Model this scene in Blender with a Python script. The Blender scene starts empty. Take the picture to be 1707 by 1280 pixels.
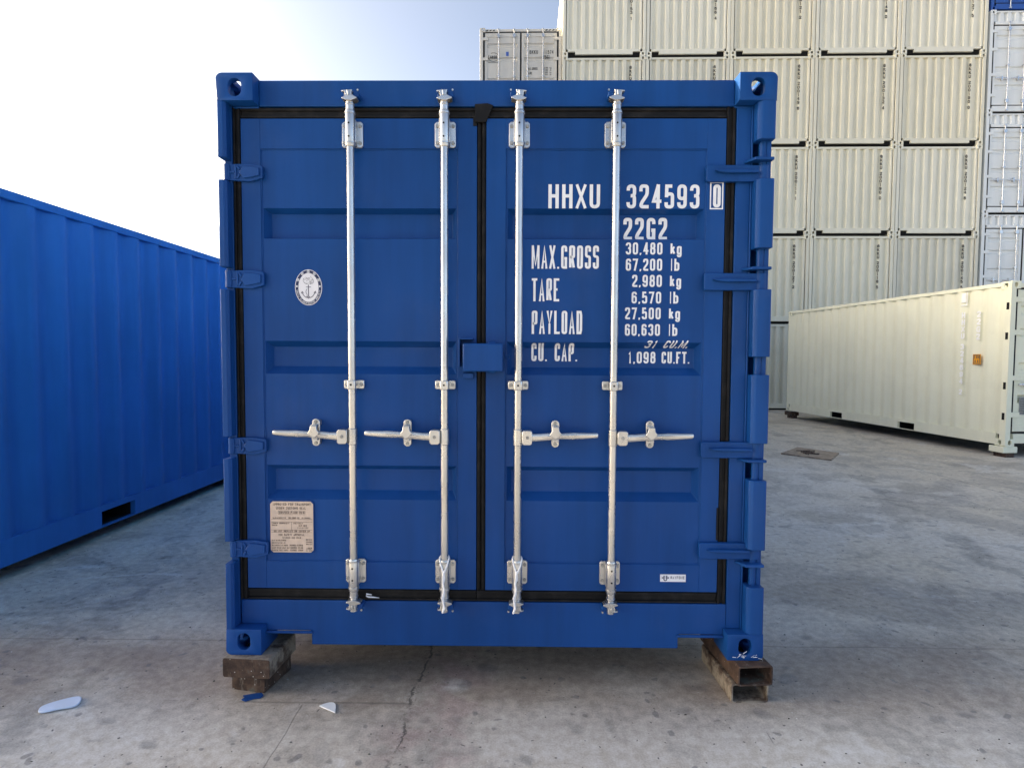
import bpy, bmesh, math, random
from mathutils import Vector, Matrix
R = math.radians
scene = bpy.context.scene
col = scene.collection
rng = random.Random(7)

# ------------------------------------------------------------------ camera
cam_d = bpy.data.cameras.new('camera')
cam = bpy.data.objects.new('camera', cam_d); col.objects.link(cam)
cam_d.sensor_width = 36.0
cam_d.lens = 20.154
cam_d.clip_start = 0.05
cam_d.clip_end = 2000
YAW, PITCH, ROLL = -0.01221, 0.04643, 0.00487
fwd = Vector((math.sin(YAW)*math.cos(PITCH), math.cos(YAW)*math.cos(PITCH), -math.sin(PITCH)))
rgt = Vector((math.cos(YAW), -math.sin(YAW), 0))
upv = rgt.cross(fwd)
r2 = rgt*math.cos(ROLL) + upv*math.sin(ROLL)
u2 = -rgt*math.sin(ROLL) + upv*math.cos(ROLL)
m = Matrix((r2, u2, -fwd)).transposed().to_4x4()
m.translation = Vector((0, 0, 1.5387))
cam.matrix_world = m
scene.camera = cam

# ------------------------------------------------------------------ light
SUN_AZ, SUN_EL = R(-77), R(14)          # azimuth clockwise from +Y
world = bpy.data.worlds.new('World'); scene.world = world
world.use_nodes = True
wn = world.node_tree.nodes; wl = world.node_tree.links
sky = wn.new('ShaderNodeTexSky'); sky.sky_type = 'NISHITA'
sky.sun_disc = False
sky.sun_elevation = SUN_EL; sky.sun_rotation = SUN_AZ % (2*math.pi)
sky.altitude = 0; sky.air_density = 0.38; sky.dust_density = 3.2; sky.ozone_density = 1.4
wl.new(sky.outputs[0], wn['Background'].inputs['Color'])
wn['Background'].inputs['Strength'].default_value = 0.15
sd = bpy.data.lights.new('sun', 'SUN'); so = bpy.data.objects.new('sun', sd); col.objects.link(so)
sd.energy = 3.0; sd.angle = R(0.5); sd.color = (1.0, 0.9, 0.72)
sdir = Vector((math.sin(SUN_AZ)*math.cos(SUN_EL), math.cos(SUN_AZ)*math.cos(SUN_EL), math.sin(SUN_EL)))
so.rotation_euler = (-sdir).to_track_quat('-Z', 'Y').to_euler()
so.location = sdir*60

vs = scene.view_settings
vs.use_white_balance = True; vs.white_balance_temperature = 8300; vs.white_balance_tint = 5
vs.view_transform = 'Standard'; vs.look = 'None'; vs.gamma = 1.0; vs.exposure = 2.2

# ------------------------------------------------------------------ materials
class NT:
    def __init__(s, name):
        s.m = bpy.data.materials.new(name); s.m.use_nodes = True
        s.n = s.m.node_tree.nodes; s.l = s.m.node_tree.links
        s.b = s.n['Principled BSDF']
        tc = s.n.new('ShaderNodeTexCoord'); oi = s.n.new('ShaderNodeObjectInfo')
        va = s.n.new('ShaderNodeVectorMath'); va.operation = 'MULTIPLY_ADD'
        s.l.new(oi.outputs['Random'], va.inputs[0]); va.inputs[1].default_value = (17, 23, 31)
        s.l.new(tc.outputs['Object'], va.inputs[2])
        s.co = va.outputs[0]; s.raw = tc.outputs['Object']
    def mapping(s, scale, src=None):
        mp = s.n.new('ShaderNodeMapping'); mp.inputs['Scale'].default_value = scale
        s.l.new(src or s.co, mp.inputs[0]); return mp.outputs[0]
    def noise(s, scale, detail=4, rough=.55, vec=None, dist=0):
        t = s.n.new('ShaderNodeTexNoise'); t.inputs['Scale'].default_value = scale
        t.inputs['Detail'].default_value = detail; t.inputs['Roughness'].default_value = rough
        t.inputs['Distortion'].default_value = dist
        s.l.new(vec or s.co, t.inputs['Vector']); return t.outputs['Fac']
    def voro(s, scale, vec=None, rand=1.0):
        t = s.n.new('ShaderNodeTexVoronoi'); t.inputs['Scale'].default_value = scale
        t.inputs['Randomness'].default_value = rand
        s.l.new(vec or s.co, t.inputs['Vector']); return t.outputs['Distance']
    def ramp(s, f, a, b, lo=0.0, hi=1.0):
        t = s.n.new('ShaderNodeMapRange'); t.interpolation_type = 'SMOOTHSTEP'
        t.inputs['From Min'].default_value = a; t.inputs['From Max'].default_value = b
        t.inputs['To Min'].default_value = lo; t.inputs['To Max'].default_value = hi
        s.l.new(f, t.inputs['Value']); return t.outputs[0]
    def math(s, op, a, b=None, c=None):
        t = s.n.new('ShaderNodeMath'); t.operation = op
        for i, v in enumerate((a, b, c)):
            if v is None: continue
            if isinstance(v, (int, float)): t.inputs[i].default_value = v
            else: s.l.new(v, t.inputs[i])
        return t.outputs[0]
    def mix(s, f, a, b, mode='MIX'):
        t = s.n.new('ShaderNodeMix'); t.data_type = 'RGBA'; t.blend_type = mode
        for k, v in ((0, f), (6, a), (7, b)):
            if isinstance(v, (int, float)): t.inputs[k].default_value = v
            elif isinstance(v, tuple): t.inputs[k].default_value = (*v, 1) if len(v) == 3 else v
            else: s.l.new(v, t.inputs[k])
        return t.outputs[2]
    def xyz(s, src=None):
        t = s.n.new('ShaderNodeSeparateXYZ'); s.l.new(src or s.raw, t.inputs[0]); return t.outputs
    def bump(s, h, strength=.2, dist=.01):
        t = s.n.new('ShaderNodeBump'); t.inputs['Strength'].default_value = strength
        t.inputs['Distance'].default_value = dist
        s.l.new(h, t.inputs['Height']); s.l.new(t.outputs[0], s.b.inputs['Normal'])
    def out(s, colr, rough, metal=0.0, spec=.5):
        if isinstance(colr, tuple): s.b.inputs['Base Color'].default_value = (*colr, 1)
        else: s.l.new(colr, s.b.inputs['Base Color'])
        if isinstance(rough, (int, float)): s.b.inputs['Roughness'].default_value = rough
        else: s.l.new(rough, s.b.inputs['Roughness'])
        s.b.inputs['Metallic'].default_value = metal
        s.b.inputs['Specular IOR Level'].default_value = spec
        return s.m

def paint(name, c, var=.18, rough=.42, dust=(.35, .33, .3), dustamt=.06, streak=.5, ripple=.25, spec=.5):
    t = NT(name)
    n1 = t.noise(1.3, 5); n2 = t.noise(1.0, 5, .6, t.mapping((9, 9, .7)))
    f = t.math('ADD', t.math('MULTIPLY', n1, 1-streak), t.math('MULTIPLY', n2, streak))
    lo = tuple(x*(1-var) for x in c); hi = tuple(min(1, x*(1+var)) for x in c)
    base = t.mix(t.ramp(f, .3, .7), lo, hi)
    d = t.math('MULTIPLY', t.ramp(t.noise(3.5, 6, .65), .5, .8), dustamt)
    base = t.mix(d, base, dust)
    # tiny chips and scuffs
    sc = t.ramp(t.voro(26), .035, .015, 0, 1)
    sc = t.math('MULTIPLY', sc, t.ramp(t.noise(1.7, 3), .58, .66))
    base = t.mix(t.math('MULTIPLY', sc, .55), base, tuple(min(1, x*1.6+.12) for x in c))
    rr = t.ramp(t.noise(2.2, 4), .3, .7, rough-.07, rough+.1)
    t.bump(t.math('ADD', t.noise(2.6, 2), t.math('MULTIPLY', t.noise(240, 2), .02)), ripple, .012)
    return t.out(base, rr, 0, spec)

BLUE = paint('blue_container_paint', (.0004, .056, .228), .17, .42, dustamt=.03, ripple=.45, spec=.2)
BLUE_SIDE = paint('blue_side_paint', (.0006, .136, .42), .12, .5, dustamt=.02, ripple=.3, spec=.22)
BEIGE = paint('beige_paint', (.71, .685, .56), .05, .5, (.40, .36, .28), .12, .5)
BEIGES = [paint('beige_paint_'+w, tuple(v*k for v in c), .05, .5, (.40, .36, .28), d, .5) for w, c, k, d in
    (('pale', (.71, .69, .58), 1.03, .08), ('warm', (.715, .682, .55), .99, .14), ('dull', (.69, .67, .56), .94, .22))]
CREAM = paint('cream_paint', (.82, .815, .64), .05, .6, (.4, .37, .28), .1, .4, spec=.25)
GREYP = paint('grey_paint', (.56, .54, .49), .08, .5, (.25, .24, .22), .15)
WHITEP = paint('white_paint', (.72, .75, .75), .05, .4, (.5, .5, .5), .1)
SKYBLUE = paint('bright_blue_paint', (.006, .075, .34), .1, .4)

def mk_rubber():
    t = NT('black_rubber')
    c = t.mix(t.ramp(t.noise(18, 5), .45, .8), (.006, .006, .007), (.022, .021, .021))
    t.bump(t.noise(60, 3), .2, .003)
    return t.out(c, .6, 0, .22)
RUBBER = mk_rubber()
def mk_zinc():
    t = NT('galvanised_steel')
    c = t.mix(t.ramp(t.noise(6, 4, .55, t.mapping((1, 1, .5))), .3, .75), (.50, .50, .50), (.68, .675, .66))
    r = t.ramp(t.noise(11, 6, .7, t.mapping((1.4, 1.4, .3))), .66, .76)
    c = t.mix(t.math('MULTIPLY', r, .4), c, (.36, .28, .2))
    return t.out(c, t.ramp(t.noise(9, 3), .3, .7, .22, .36), .88, .5)
ZINC = mk_zinc()
def mk_rust():
    t = NT('rusty_steel')
    n = t.noise(14, 7, .65)
    c = t.mix(t.ramp(n, .3, .7), (.032, .019, .016), (.115, .07, .05))
    c = t.mix(t.math('MULTIPLY', t.ramp(t.noise(34, 6, .7, t.mapping((1, 1, .25))), .56, .7), .7), c, (.2, .17, .145))
    c = t.mix(t.ramp(t.voro(45), .12, .07), c, (.55, .53, .5))
    g = t.math('MULTIPLY', t.ramp(t.noise(7, 4), .6, .66), .6)
    c = t.mix(g, c, (.07, .1, .09))
    t.bump(n, .5, .006)
    return t.out(c, .75, 0, .3)
RUST = mk_rust()
def mk_rust_top():
    t = NT('scraped_steel')
    n = t.noise(9, 7, .7)
    c = t.mix(t.ramp(n, .4, .6), (.075, .048, .037), (.34, .29, .235))
    t.bump(n, .3, .004)
    return t.out(c, .6, .2, .4)
SCRAPED = mk_rust_top()
def plain(name, c, rough=.5, var=.1, metal=0, spec=.4):
    t = NT(name)
    lo = tuple(x*(1-var) for x in c); hi = tuple(min(1, x*(1+var)) for x in c)
    return t.out(t.mix(t.ramp(t.noise(12, 4), .3, .7), lo, hi), rough, metal, spec)
LETTER = plain('white_lettering', (.83, .84, .87), .5, .05)
CREAMLET = plain('cream_lettering', (.96, .96, .93), .5, .05)
INK = plain('dark_lettering', (.035, .035, .03), .6, .3)
NAVY = plain('navy_ink', (.02, .03, .09), .5, .15)
LINEART = plain('grey_line_ink', (.12, .12, .16), .6, .3)
DECAL = plain('white_decal', (.82, .81, .85), .35, .04)
PLATE = plain('pinkish_data_plate', (.66, .52, .43), .35, .08, .2)
ORANGE = plain('orange_label', (.85, .36, .02), .45, .08)
BRONZE = plain('brown_ink', (.13, .095, .075), .6, .2)
BLUELAB = plain('blue_label', (.05, .12, .4), .5, .1)
DARK = plain('dark_void', (.004, .004, .004), .9, 0)  # near black, painted in for the shade inside pockets, holes, notches and gaps
CORD = plain('white_cord', (.86, .86, .88), .6, .06)
FOAM = plain('pale_blue_foam', (.62, .70, .84), .55, .05)
PAPER = plain('white_scrap', (.8, .83, .86), .6, .04)
FLOORM = plain('underfloor', (.03, .028, .026), .8, .3)
WOODP = plain('weathered_plate', (.33, .255, .19), .7, .3)
BOLTM = plain('steel_bolt', (.36, .355, .34), .42, .2, .5)

def mk_ground():
    t = NT('yard_concrete')
    P = t.raw
    x, y, z = t.xyz(P)
    wob = t.n.new('ShaderNodeVectorMath'); wob.operation = 'MULTIPLY_ADD'
    nz = t.n.new('ShaderNodeTexNoise'); nz.inputs['Scale'].default_value = 7; nz.inputs['Detail'].default_value = 3; t.l.new(P, nz.inputs['Vector'])
    t.l.new(nz.outputs['Color'], wob.inputs[0]); wob.inputs[1].default_value = (.12, .12, 0); t.l.new(P, wob.inputs[2])
    W = wob.outputs[0]
    big = t.noise(.42, 3, .5, P); mid = t.noise(1.5, 5, .55, P); fine = t.noise(22, 5, .6, P)
    grain = t.noise(130, 2, .5, P)
    c = t.mix(t.ramp(big, .36, .64), (.56, .495, .41), (.62, .58, .525))
    # the near slab is paler than the one behind it
    c = t.mix(t.math('MULTIPLY', t.ramp(y, 2.56, 2.40), .3), c, (.60, .575, .545))
    # far area is drier and sandier
    far = t.ramp(t.math('ADD', y, t.math('MULTIPLY', big, 4.0)), 9.5, 13.0)
    c = t.mix(t.math('MULTIPLY', far, .6), c, (.56, .49, .40))
    # broad worn patches with fairly definite edges
    def patch(scale, lo, hi, amt, colr, dist=.5, vec=None, det=5):
        nonlocal c
        n = t.noise(scale, det, .6, vec or P, dist)
        c = t.mix(t.math('MULTIPLY', t.ramp(n, lo, hi), amt), c, colr)
    patch(.8, .50, .60, .55, (.36, .325, .29), .8)
    patch(.55, .54, .64, .6, (.31, .275, .24), 1.2, t.mapping((1, 1.6, 1), P))
    patch(2.3, .53, .60, .42, (.33, .31, .285), .4, t.mapping((1, .8, 1), P), 7)
    patch(1.2, .60, .64, .42, (.68, .66, .63), .9, t.mapping((.8, 1.3, 1), P), 7)
    patch(4.6, .60, .66, .38, (.27, .25, .23), .3, None, 7)
    patch(9.0, .62, .68, .35, (.66, .64, .61), .2, None, 5)
    # faint tyre tracks curving through the lane at the right and in front
    def track(cx, slope, curve, w, amt):
        nonlocal c
        off = t.math('ADD', t.math('MULTIPLY', y, slope), t.math('MULTIPLY', t.math('MULTIPLY', y, y), curve))
        d = t.math('ABSOLUTE', t.math('SUBTRACT', t.math('SUBTRACT', x, off), cx))
        mm = t.math('MULTIPLY', t.ramp(d, w, w*.55), t.ramp(t.noise(2.6, 6, .65, P), .46, .60))
        c = t.mix(t.math('MULTIPLY', mm, amt), c, (.2, .19, .18))
    track(2.0, .42, -.012, .16, .5); track(3.7, .42, -.012, .16, .45); track(.9, .5, 0, .13, .3)
    track(-1.2, -.36, .0, .14, .4); track(-2.9, .1, .0, .15, .4)
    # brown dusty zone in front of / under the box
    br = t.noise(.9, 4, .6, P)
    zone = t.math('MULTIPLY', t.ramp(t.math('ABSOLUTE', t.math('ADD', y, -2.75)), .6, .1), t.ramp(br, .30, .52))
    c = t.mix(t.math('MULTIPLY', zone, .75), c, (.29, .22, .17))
    # reddish powder by the crack
    rp = t.ramp(t.math('ABSOLUTE', t.math('ADD', x, .34)), .36, .05)
    rp = t.math('MULTIPLY', rp, t.ramp(t.noise(5, 5, .6, P), .42, .62))
    rp = t.math('MULTIPLY', rp, t.ramp(y, 3.4, 2.9))
    c = t.mix(t.math('MULTIPLY', rp, .45), c, (.40, .27, .26))
    # pale powder spill
    pw = t.math('SQRT', t.math('ADD', t.math('POWER', t.math('ADD', x, .30), 2), t.math('POWER', t.math('MULTIPLY', t.math('ADD', y, -2.62), 1.4), 2)))
    pw = t.math('MULTIPLY', t.ramp(pw, .11, .02), t.ramp(t.noise(9, 4, .6, P), .36, .6))
    c = t.mix(t.math('MULTIPLY', pw, .75), c, (.66, .62, .58))
    # damp blots and drips
    bl = t.ramp(t.voro(4.6, t.mapping((.8, 1.0, 1), W)), .20, .11)
    bl = t.math('MULTIPLY', bl, t.ramp(t.noise(.9, 3, .5, P), .40, .48))
    c = t.mix(t.math('MULTIPLY', bl, .5), c, (.19, .18, .175))
    b2 = t.ramp(t.voro(9.5, W), .16, .10)
    b2 = t.math('MULTIPLY', b2, t.ramp(t.noise(1.7, 3, .5, P), .40, .47))
    c = t.mix(t.math('MULTIPLY', b2, .62), c, (.17, .165, .165))
    sp = t.ramp(t.voro(19, W), .11, .06)
    sp = t.math('MULTIPLY', sp, t.ramp(t.noise(2.3, 3, .5, P), .41, .47))
    c = t.mix(t.math('MULTIPLY', sp, .9), c, (.09, .085, .085))
    ws = t.ramp(t.voro(13, t.mapping((1.3, 1, 1), W)), .055, .03)
    ws = t.math('MULTIPLY', ws, t.ramp(t.noise(3.1, 2, .5, P), .55, .6))
    c = t.mix(ws, c, (.75, .74, .72))
    # scratches
    for sx_, sy_, rot in ((26, 1.6, .5), (1.4, 30, -.25)):
        mp = t.n.new('ShaderNodeMapping'); mp.inputs['Scale'].default_value = (sx_, sy_, 1); mp.inputs['Rotation'].default_value = (0, 0, rot); t.l.new(P, mp.inputs[0])
        s1 = t.noise(1.0, 3, .5, mp.outputs[0], .8)
        s1 = t.math('MULTIPLY', t.ramp(s1, .70, .73), t.ramp(t.noise(1.1, 3, .5, P), .46, .56))
        c = t.mix(t.math('MULTIPLY', s1, .6), c, (.17, .16, .155))
    c = t.mix(.42, c, t.mix(t.ramp(fine, .25, .75), (.25, .25, .25), (.75, .75, .75)), 'OVERLAY')
    c = t.mix(.3, c, t.mix(t.ramp(grain, .3, .7), (.3, .3, .3), (.7, .7, .7)), 'OVERLAY')
    # slab joints and cracks (x = const or y = const lines with a wobble)
    jw = t.math('MULTIPLY', t.math('ADD', t.noise(2.4, 4, .6, P), -.5), .035)
    def line(coord, at, w, lo=None, hi=None, other=None, soft=.6):
        dd = t.math('ABSOLUTE', t.math('ADD', t.math('ADD', coord, jw), -at))
        mm = t.ramp(dd, w, w*(1-soft))
        if other is not None:
            mm = t.math('MULTIPLY', mm, t.ramp(other, lo, lo+.02)); mm = t.math('MULTIPLY', mm, t.ramp(other, hi, hi-.02))
        return mm
    J = t.math('MULTIPLY', line(y, 3.02, .006), .8)
    J = t.math('MAXIMUM', J, t.math('MULTIPLY', line(y, 2.475, .009, -1.25, -.45, x), .75))
    J = t.math('MAXIMUM', J, line(y, 8.9, .012))
    J = t.math('MAXIMUM', J, line(y, 14.6, .015))
    J = t.math('MAXIMUM', J, line(x, -.95, .004, .5, 2.47, y))
    J = t.math('MAXIMUM', J, line(x, 5.6, .012, 3.02, 60, y))
    J = t.math('MAXIMUM', J, line(x, -6.2, .012))
    # rough crack under the door
    cw = t.math('ADD', t.math('MULTIPLY', t.math('ADD', t.noise(3.2, 7, .75, P), -.5), .13), t.math('MULTIPLY', y, -.03))
    cd = t.math('ABSOLUTE', t.math('ADD', t.math('ADD', x, cw), .545))
    crack = t.math('MULTIPLY', t.math('MULTIPLY', t.ramp(cd, .008, .002), t.ramp(t.noise(6, 4, .6, P), .36, .5)), t.ramp(y, 3.02, 2.98))
    halo = t.math('MULTIPLY', t.ramp(cd, .05, .01), t.ramp(t.noise(40, 4, .7, P), .52, .6))
    halo = t.math('MULTIPLY', halo, t.ramp(y, 3.02, 2.98))
    c = t.mix(t.math('MULTIPLY', halo, .45), c, (.1, .09, .085))
    c = t.mix(t.math('MULTIPLY', t.math('MAXIMUM', t.math('MULTIPLY', J, .62), crack), .8), c, (.075, .07, .065))
    hgt = t.math('ADD', t.math('MULTIPLY', fine, .5), t.math('MULTIPLY', grain, .25))
    hgt = t.math('SUBTRACT', hgt, t.math('MULTIPLY', t.math('MAXIMUM', J, crack), .8))
    t.bump(hgt, .16, .006)
    rr = t.ramp(mid, .3, .7, .42, .66)
    return t.out(c, rr, 0, .35)
GROUND = mk_ground()

# ------------------------------------------------------------------ mesh helpers
class MB:
    def __init__(s, ox=0.0, oy=0.0, oz=0.0):
        s.v = []; s.f = []; s.o = (ox, oy, oz)
    def add(s, vs, fs):
        b = len(s.v)
        s.v += [(x+s.o[0], y+s.o[1], z+s.o[2]) for x, y, z in vs]
        s.f += [tuple(i+b for i in f) for f in fs]
    def box(s, x0, x1, y0, y1, z0, z1):
        s.add([(x0,y0,z0),(x1,y0,z0),(x1,y1,z0),(x0,y1,z0),(x0,y0,z1),(x1,y0,z1),(x1,y1,z1),(x0,y1,z1)],
              [(0,3,2,1),(4,5,6,7),(0,1,5,4),(1,2,6,5),(2,3,7,6),(3,0,4,7)])
    def prism(s, poly, a, b, plane='xz'):
        n = len(poly)
        def P(p, t):
            return (p[0], t, p[1]) if plane == 'xz' else ((p[0], p[1], t) if plane == 'xy' else (t, p[0], p[1]))
        s.add([P(p, a) for p in poly]+[P(p, b) for p in poly],
              [tuple(range(n-1, -1, -1)), tuple(range(n, 2*n))] + [(i, (i+1) % n, n+(i+1) % n, n+i) for i in range(n)])
    def quad(s, *vs): s.add(list(vs), [tuple(range(len(vs)))])
    def tube(s, pts, r, n=10, cap=True):
        pts = [Vector(p) for p in pts]
        rs = r if isinstance(r, (list, tuple)) else [r]*len(pts)
        ref = None; V = []; 
        for i, p in enumerate(pts):
            d = (pts[min(i+1, len(pts)-1)] - pts[max(i-1, 0)]).normalized()
            if ref is None:
                ref = Vector((0, 0, 1)) if abs(d.z) < .9 else Vector((1, 0, 0))
            a = (ref - d*ref.dot(d)).normalized(); ref = a; b = d.cross(a)
            for k in range(n):
                t = 2*math.pi*k/n
                V.append(tuple(p + (a*math.cos(t)+b*math.sin(t))*rs[i]))
        F = [(i*n+k, i*n+(k+1) % n, (i+1)*n+(k+1) % n, (i+1)*n+k) for i in range(len(pts)-1) for k in range(n)]
        if cap: F += [tuple(range(n-1, -1, -1)), tuple((len(pts)-1)*n+k for k in range(n))]
        s.add(V, F)
    def loft(s, secs, n=10):
        # secs: (x, yc, zc, half depth, half height) superellipse sections along x
        V = []
        for x, yc, zc, hy, hz in secs:
            for k in range(n):
                t = 2*math.pi*(k+.5)/n
                c, q = math.cos(t), math.sin(t)
                V.append((x, yc+hy*math.copysign(abs(c)**.6, c), zc+hz*math.copysign(abs(q)**.6, q)))
        m_ = len(secs)
        F = [(i*n+k, i*n+(k+1) % n, (i+1)*n+(k+1) % n, (i+1)*n+k) for i in range(m_-1) for k in range(n)]
        F += [tuple(range(n)), tuple((m_-1)*n+k for k in range(n))]
        s.add(V, F)
    def disc(s, x, y, z, r, h, n=8):      # bolt head facing -y
        s.tube([(x, y, z), (x, y-h, z)], [r, r*.85], n)
    def build(s, name, mat, parent=None, bevel=0, smooth=True, segs=2, loc=None):
        me = bpy.data.meshes.new(name)
        me.from_pydata(s.v, [], s.f)
        bm = bmesh.new(); bm.from_mesh(me)
        bmesh.ops.recalc_face_normals(bm, faces=bm.faces); bm.to_mesh(me); bm.free()
        me.materials.append(mat)
        if smooth:
            me.polygons.foreach_set('use_smooth', [True]*len(me.polygons))
            me.set_sharp_from_angle(angle=R(38))
        o = bpy.data.objects.new(name, me); col.objects.link(o)
        if parent: o.parent = parent
        if loc: o.location = loc
        if bevel:
            b = o.modifiers.new('bevel', 'BEVEL'); b.width = bevel; b.segments = segs
            b.limit_method = 'ANGLE'; b.angle_limit = R(40); b.harden_normals = False
        return o

def tag(o, label=None, cat=None, group=None, kind=None):
    if label: o['label'] = label
    if cat: o['category'] = cat
    if group: o['group'] = group
    if kind: o['kind'] = kind
    return o
def empty(name, loc, rz=0):
    o = bpy.data.objects.new(name, None); col.objects.link(o)
    o.location = loc; o.rotation_euler = (0, 0, rz); o.empty_display_size = .2
    return o
KIDS = {}
def kids(o): return [c for c in bpy.data.objects if c.parent == o]
def copy_tree(o, parent=None):
    c = o.copy(); col.objects.link(c)
    if parent is not None: c.parent = parent
    for ch in kids(o): copy_tree(ch, c)
    return c

# ------------------------------------------------------------------ stroke lettering
def rnd(pts, r, closed=False):
    """round the corners of a polyline"""
    n = len(pts); out = []
    for i in range(n):
        if not closed and i in (0, n-1): out.append(pts[i]); continue
        p, a, b = Vector(pts[i]), Vector(pts[i-1]), Vector(pts[(i+1) % n])
        da, db = (a-p), (b-p)
        ra = min(r, da.length*.5 if (closed or 0 < i-1) else da.length*.98); rb = min(r, db.length*.5 if (closed or i+1 < n-1) else db.length*.98)
        p0 = p+da.normalized()*ra; p1 = p+db.normalized()*rb
        for k in range(5):
            t = k/4
            q = p0*(1-t)**2 + p*2*t*(1-t) + p1*t*t
            out.append((q.x, q.y))
    return out
L0 = [(0,0),(1,0),(1,1),(0,1)]
GL = {   # strokes on the unit square: (points, rounded, closed)
 '0': [(L0,1,1)], 'O': [(L0,1,1)], 'D': [([(0,0),(0,1),(.8,1),(1,.85),(1,.15),(.8,0)],0,1)],
 '1': [([(.1,.8),(.55,1),(.55,0)],0,0)], 'I': [([(.5,0),(.5,1)],0,0)],
 '2': [([(0,.74),(0,1),(1,1),(1,.6),(.1,.18),(0,0),(1,0)],2,0)],
 '3': [([(0,.78),(0,1),(1,1),(1,.53),(.4,.53)],1,0),([(.75,.53),(1,.53),(1,0),(0,0),(0,.22)],1,0)],
 '4': [([(.74,0),(.74,1)],0,0),([(.70,1),(0,.27),(1,.27)],0,0)],
 '5': [([(.95,1),(.08,1),(.04,.46)],0,0),([(.03,.50),(.14,.62),(1,.62),(1,0),(0,0),(0,.22)],2,0)],
 '6': [([(0,0),(1,0),(1,.6),(0,.6)],1,1),([(1,.78),(1,1),(0,1),(0,.3)],1,0)],
 '7': [([(0,1),(1,1),(.35,0)],0,0)],
 '8': [([(0,0),(1,0),(1,.53),(0,.53)],1,1),([(.05,.53),(.95,.53),(.95,1),(.05,1)],1,1)],
 '9': [([(0,.4),(1,.4),(1,1),(0,1)],1,1),([(0,.22),(0,0),(1,0),(1,.7)],1,0)],
 'A': [([(0,0),(.5,1),(1,0)],0,0),([(.2,.28),(.8,.28)],0,0)],
 'B': [([(0,.5),(0,1),(.9,1),(.9,.53),(0,.53)],2,0),([(0,.55),(0,0),(1,0),(1,.53),(.3,.53)],2,0)],
 'C': [([(1,.72),(1,1),(0,1),(0,0),(1,0),(1,.28)],1,0)],
 'E': [([(1,1),(0,1),(0,0),(1,0)],0,0),([(0,.52),(.85,.52)],0,0)],
 'F': [([(1,1),(0,1),(0,0)],0,0),([(0,.5),(.85,.5)],0,0)],
 'G': [([(1,.76),(1,1),(0,1),(0,0),(.6,0)],1,0),([(.55,.44),(1,.44),(1,0)],0,0),([(.5,0),(1,0),(1,.2)],1,0)],
 'H': [([(0,0),(0,1)],0,0),([(1,0),(1,1)],0,0),([(0,.52),(1,.52)],0,0)],
 'K': [([(0,0),(0,1)],0,0),([(1,1),(.05,.4)],0,0),([(.35,.58),(1,0)],0,0)],
 'L': [([(0,1),(0,0),(1,0)],0,0)],
 'M': [([(0,0),(0,1)],0,0),([(1,0),(1,1)],0,0),([(.04,1),(.5,.12),(.96,1)],0,0)],
 'N': [([(0,0),(0,1),(1,0),(1,1)],0,0)],
 'P': [([(0,0),(0,1),(1,1),(1,.45),(0,.45)],2,0)],
 'R': [([(0,0),(0,1),(1,1),(1,.5),(0,.5)],2,0),([(.45,.5),(1,0)],0,0)],
 'S': [([(1,.76),(1,1),(0,1),(0,.53),(1,.53),(1,0),(0,0),(0,.24)],1,0)],
 'T': [([(0,1),(1,1)],0,0),([(.5,1),(.5,0)],0,0)],
 'U': [([(0,1),(0,0),(1,0),(1,1)],1,0)],
 'V': [([(0,1),(.5,0),(1,1)],0,0)], 'X': [([(0,0),(1,1)],0,0),([(0,1),(1,0)],0,0)],
 'Y': [([(0,1),(.5,.45),(1,1)],0,0),([(.5,.45),(.5,0)],0,0)],
 'W': [([(0,1),(.25,0),(.5,.8),(.75,0),(1,1)],0,0)],
 'k': [([(0,0),(0,1)],0,0),([(.9,.68),(.05,.25)],0,0),([(.35,.42),(1,0)],0,0)],
 'g': [([(0,0),(1,0),(1,.66),(0,.66)],1,1),([(1,.7),(1,-.26),(0,-.26),(0,-.1)],1,0)],
 'l': [([(.5,0),(.5,1)],0,0)], 'b': [([(0,0),(1,0),(1,.66),(0,.66)],1,1),([(0,0),(0,1)],0,0)],
 '.': 'dot', ',': 'comma', '-': [([(0,.5),(1,.5)],0,0)], '/': [([(0,0),(1,1)],0,0)],
}
def ribbon(pts, t, closed):
    n = len(pts); Lp = []; Rp = []
    for i in range(n):
        p = Vector(pts[i])
        a = Vector(pts[i-1]) if (i > 0 or closed) else None
        b = Vector(pts[(i+1) % n]) if (i < n-1 or closed) else None
        d1 = (p-a).normalized() if a is not None and (p-a).length > 1e-9 else None
        d2 = (b-p).normalized() if b is not None and (b-p).length > 1e-9 else None
        d1 = d1 or d2; d2 = d2 or d1
        n1 = Vector((-d1.y, d1.x)); n2 = Vector((-d2.y, d2.x))
        nn = n1+n2
        if nn.length < 1e-6: nn = n1.copy()
        nn.normalize(); k = min(1/max(.3, nn.dot(n1)), 1.45)
        Lp.append(p+nn*t*.5*k); Rp.append(p-nn*t*.5*k)
    fs = [(i, (i+1) % n) for i in range(n if closed else n-1)]
    return Lp, Rp, fs
def g_thin(c): return c in 'MAXVWYN'
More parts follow.
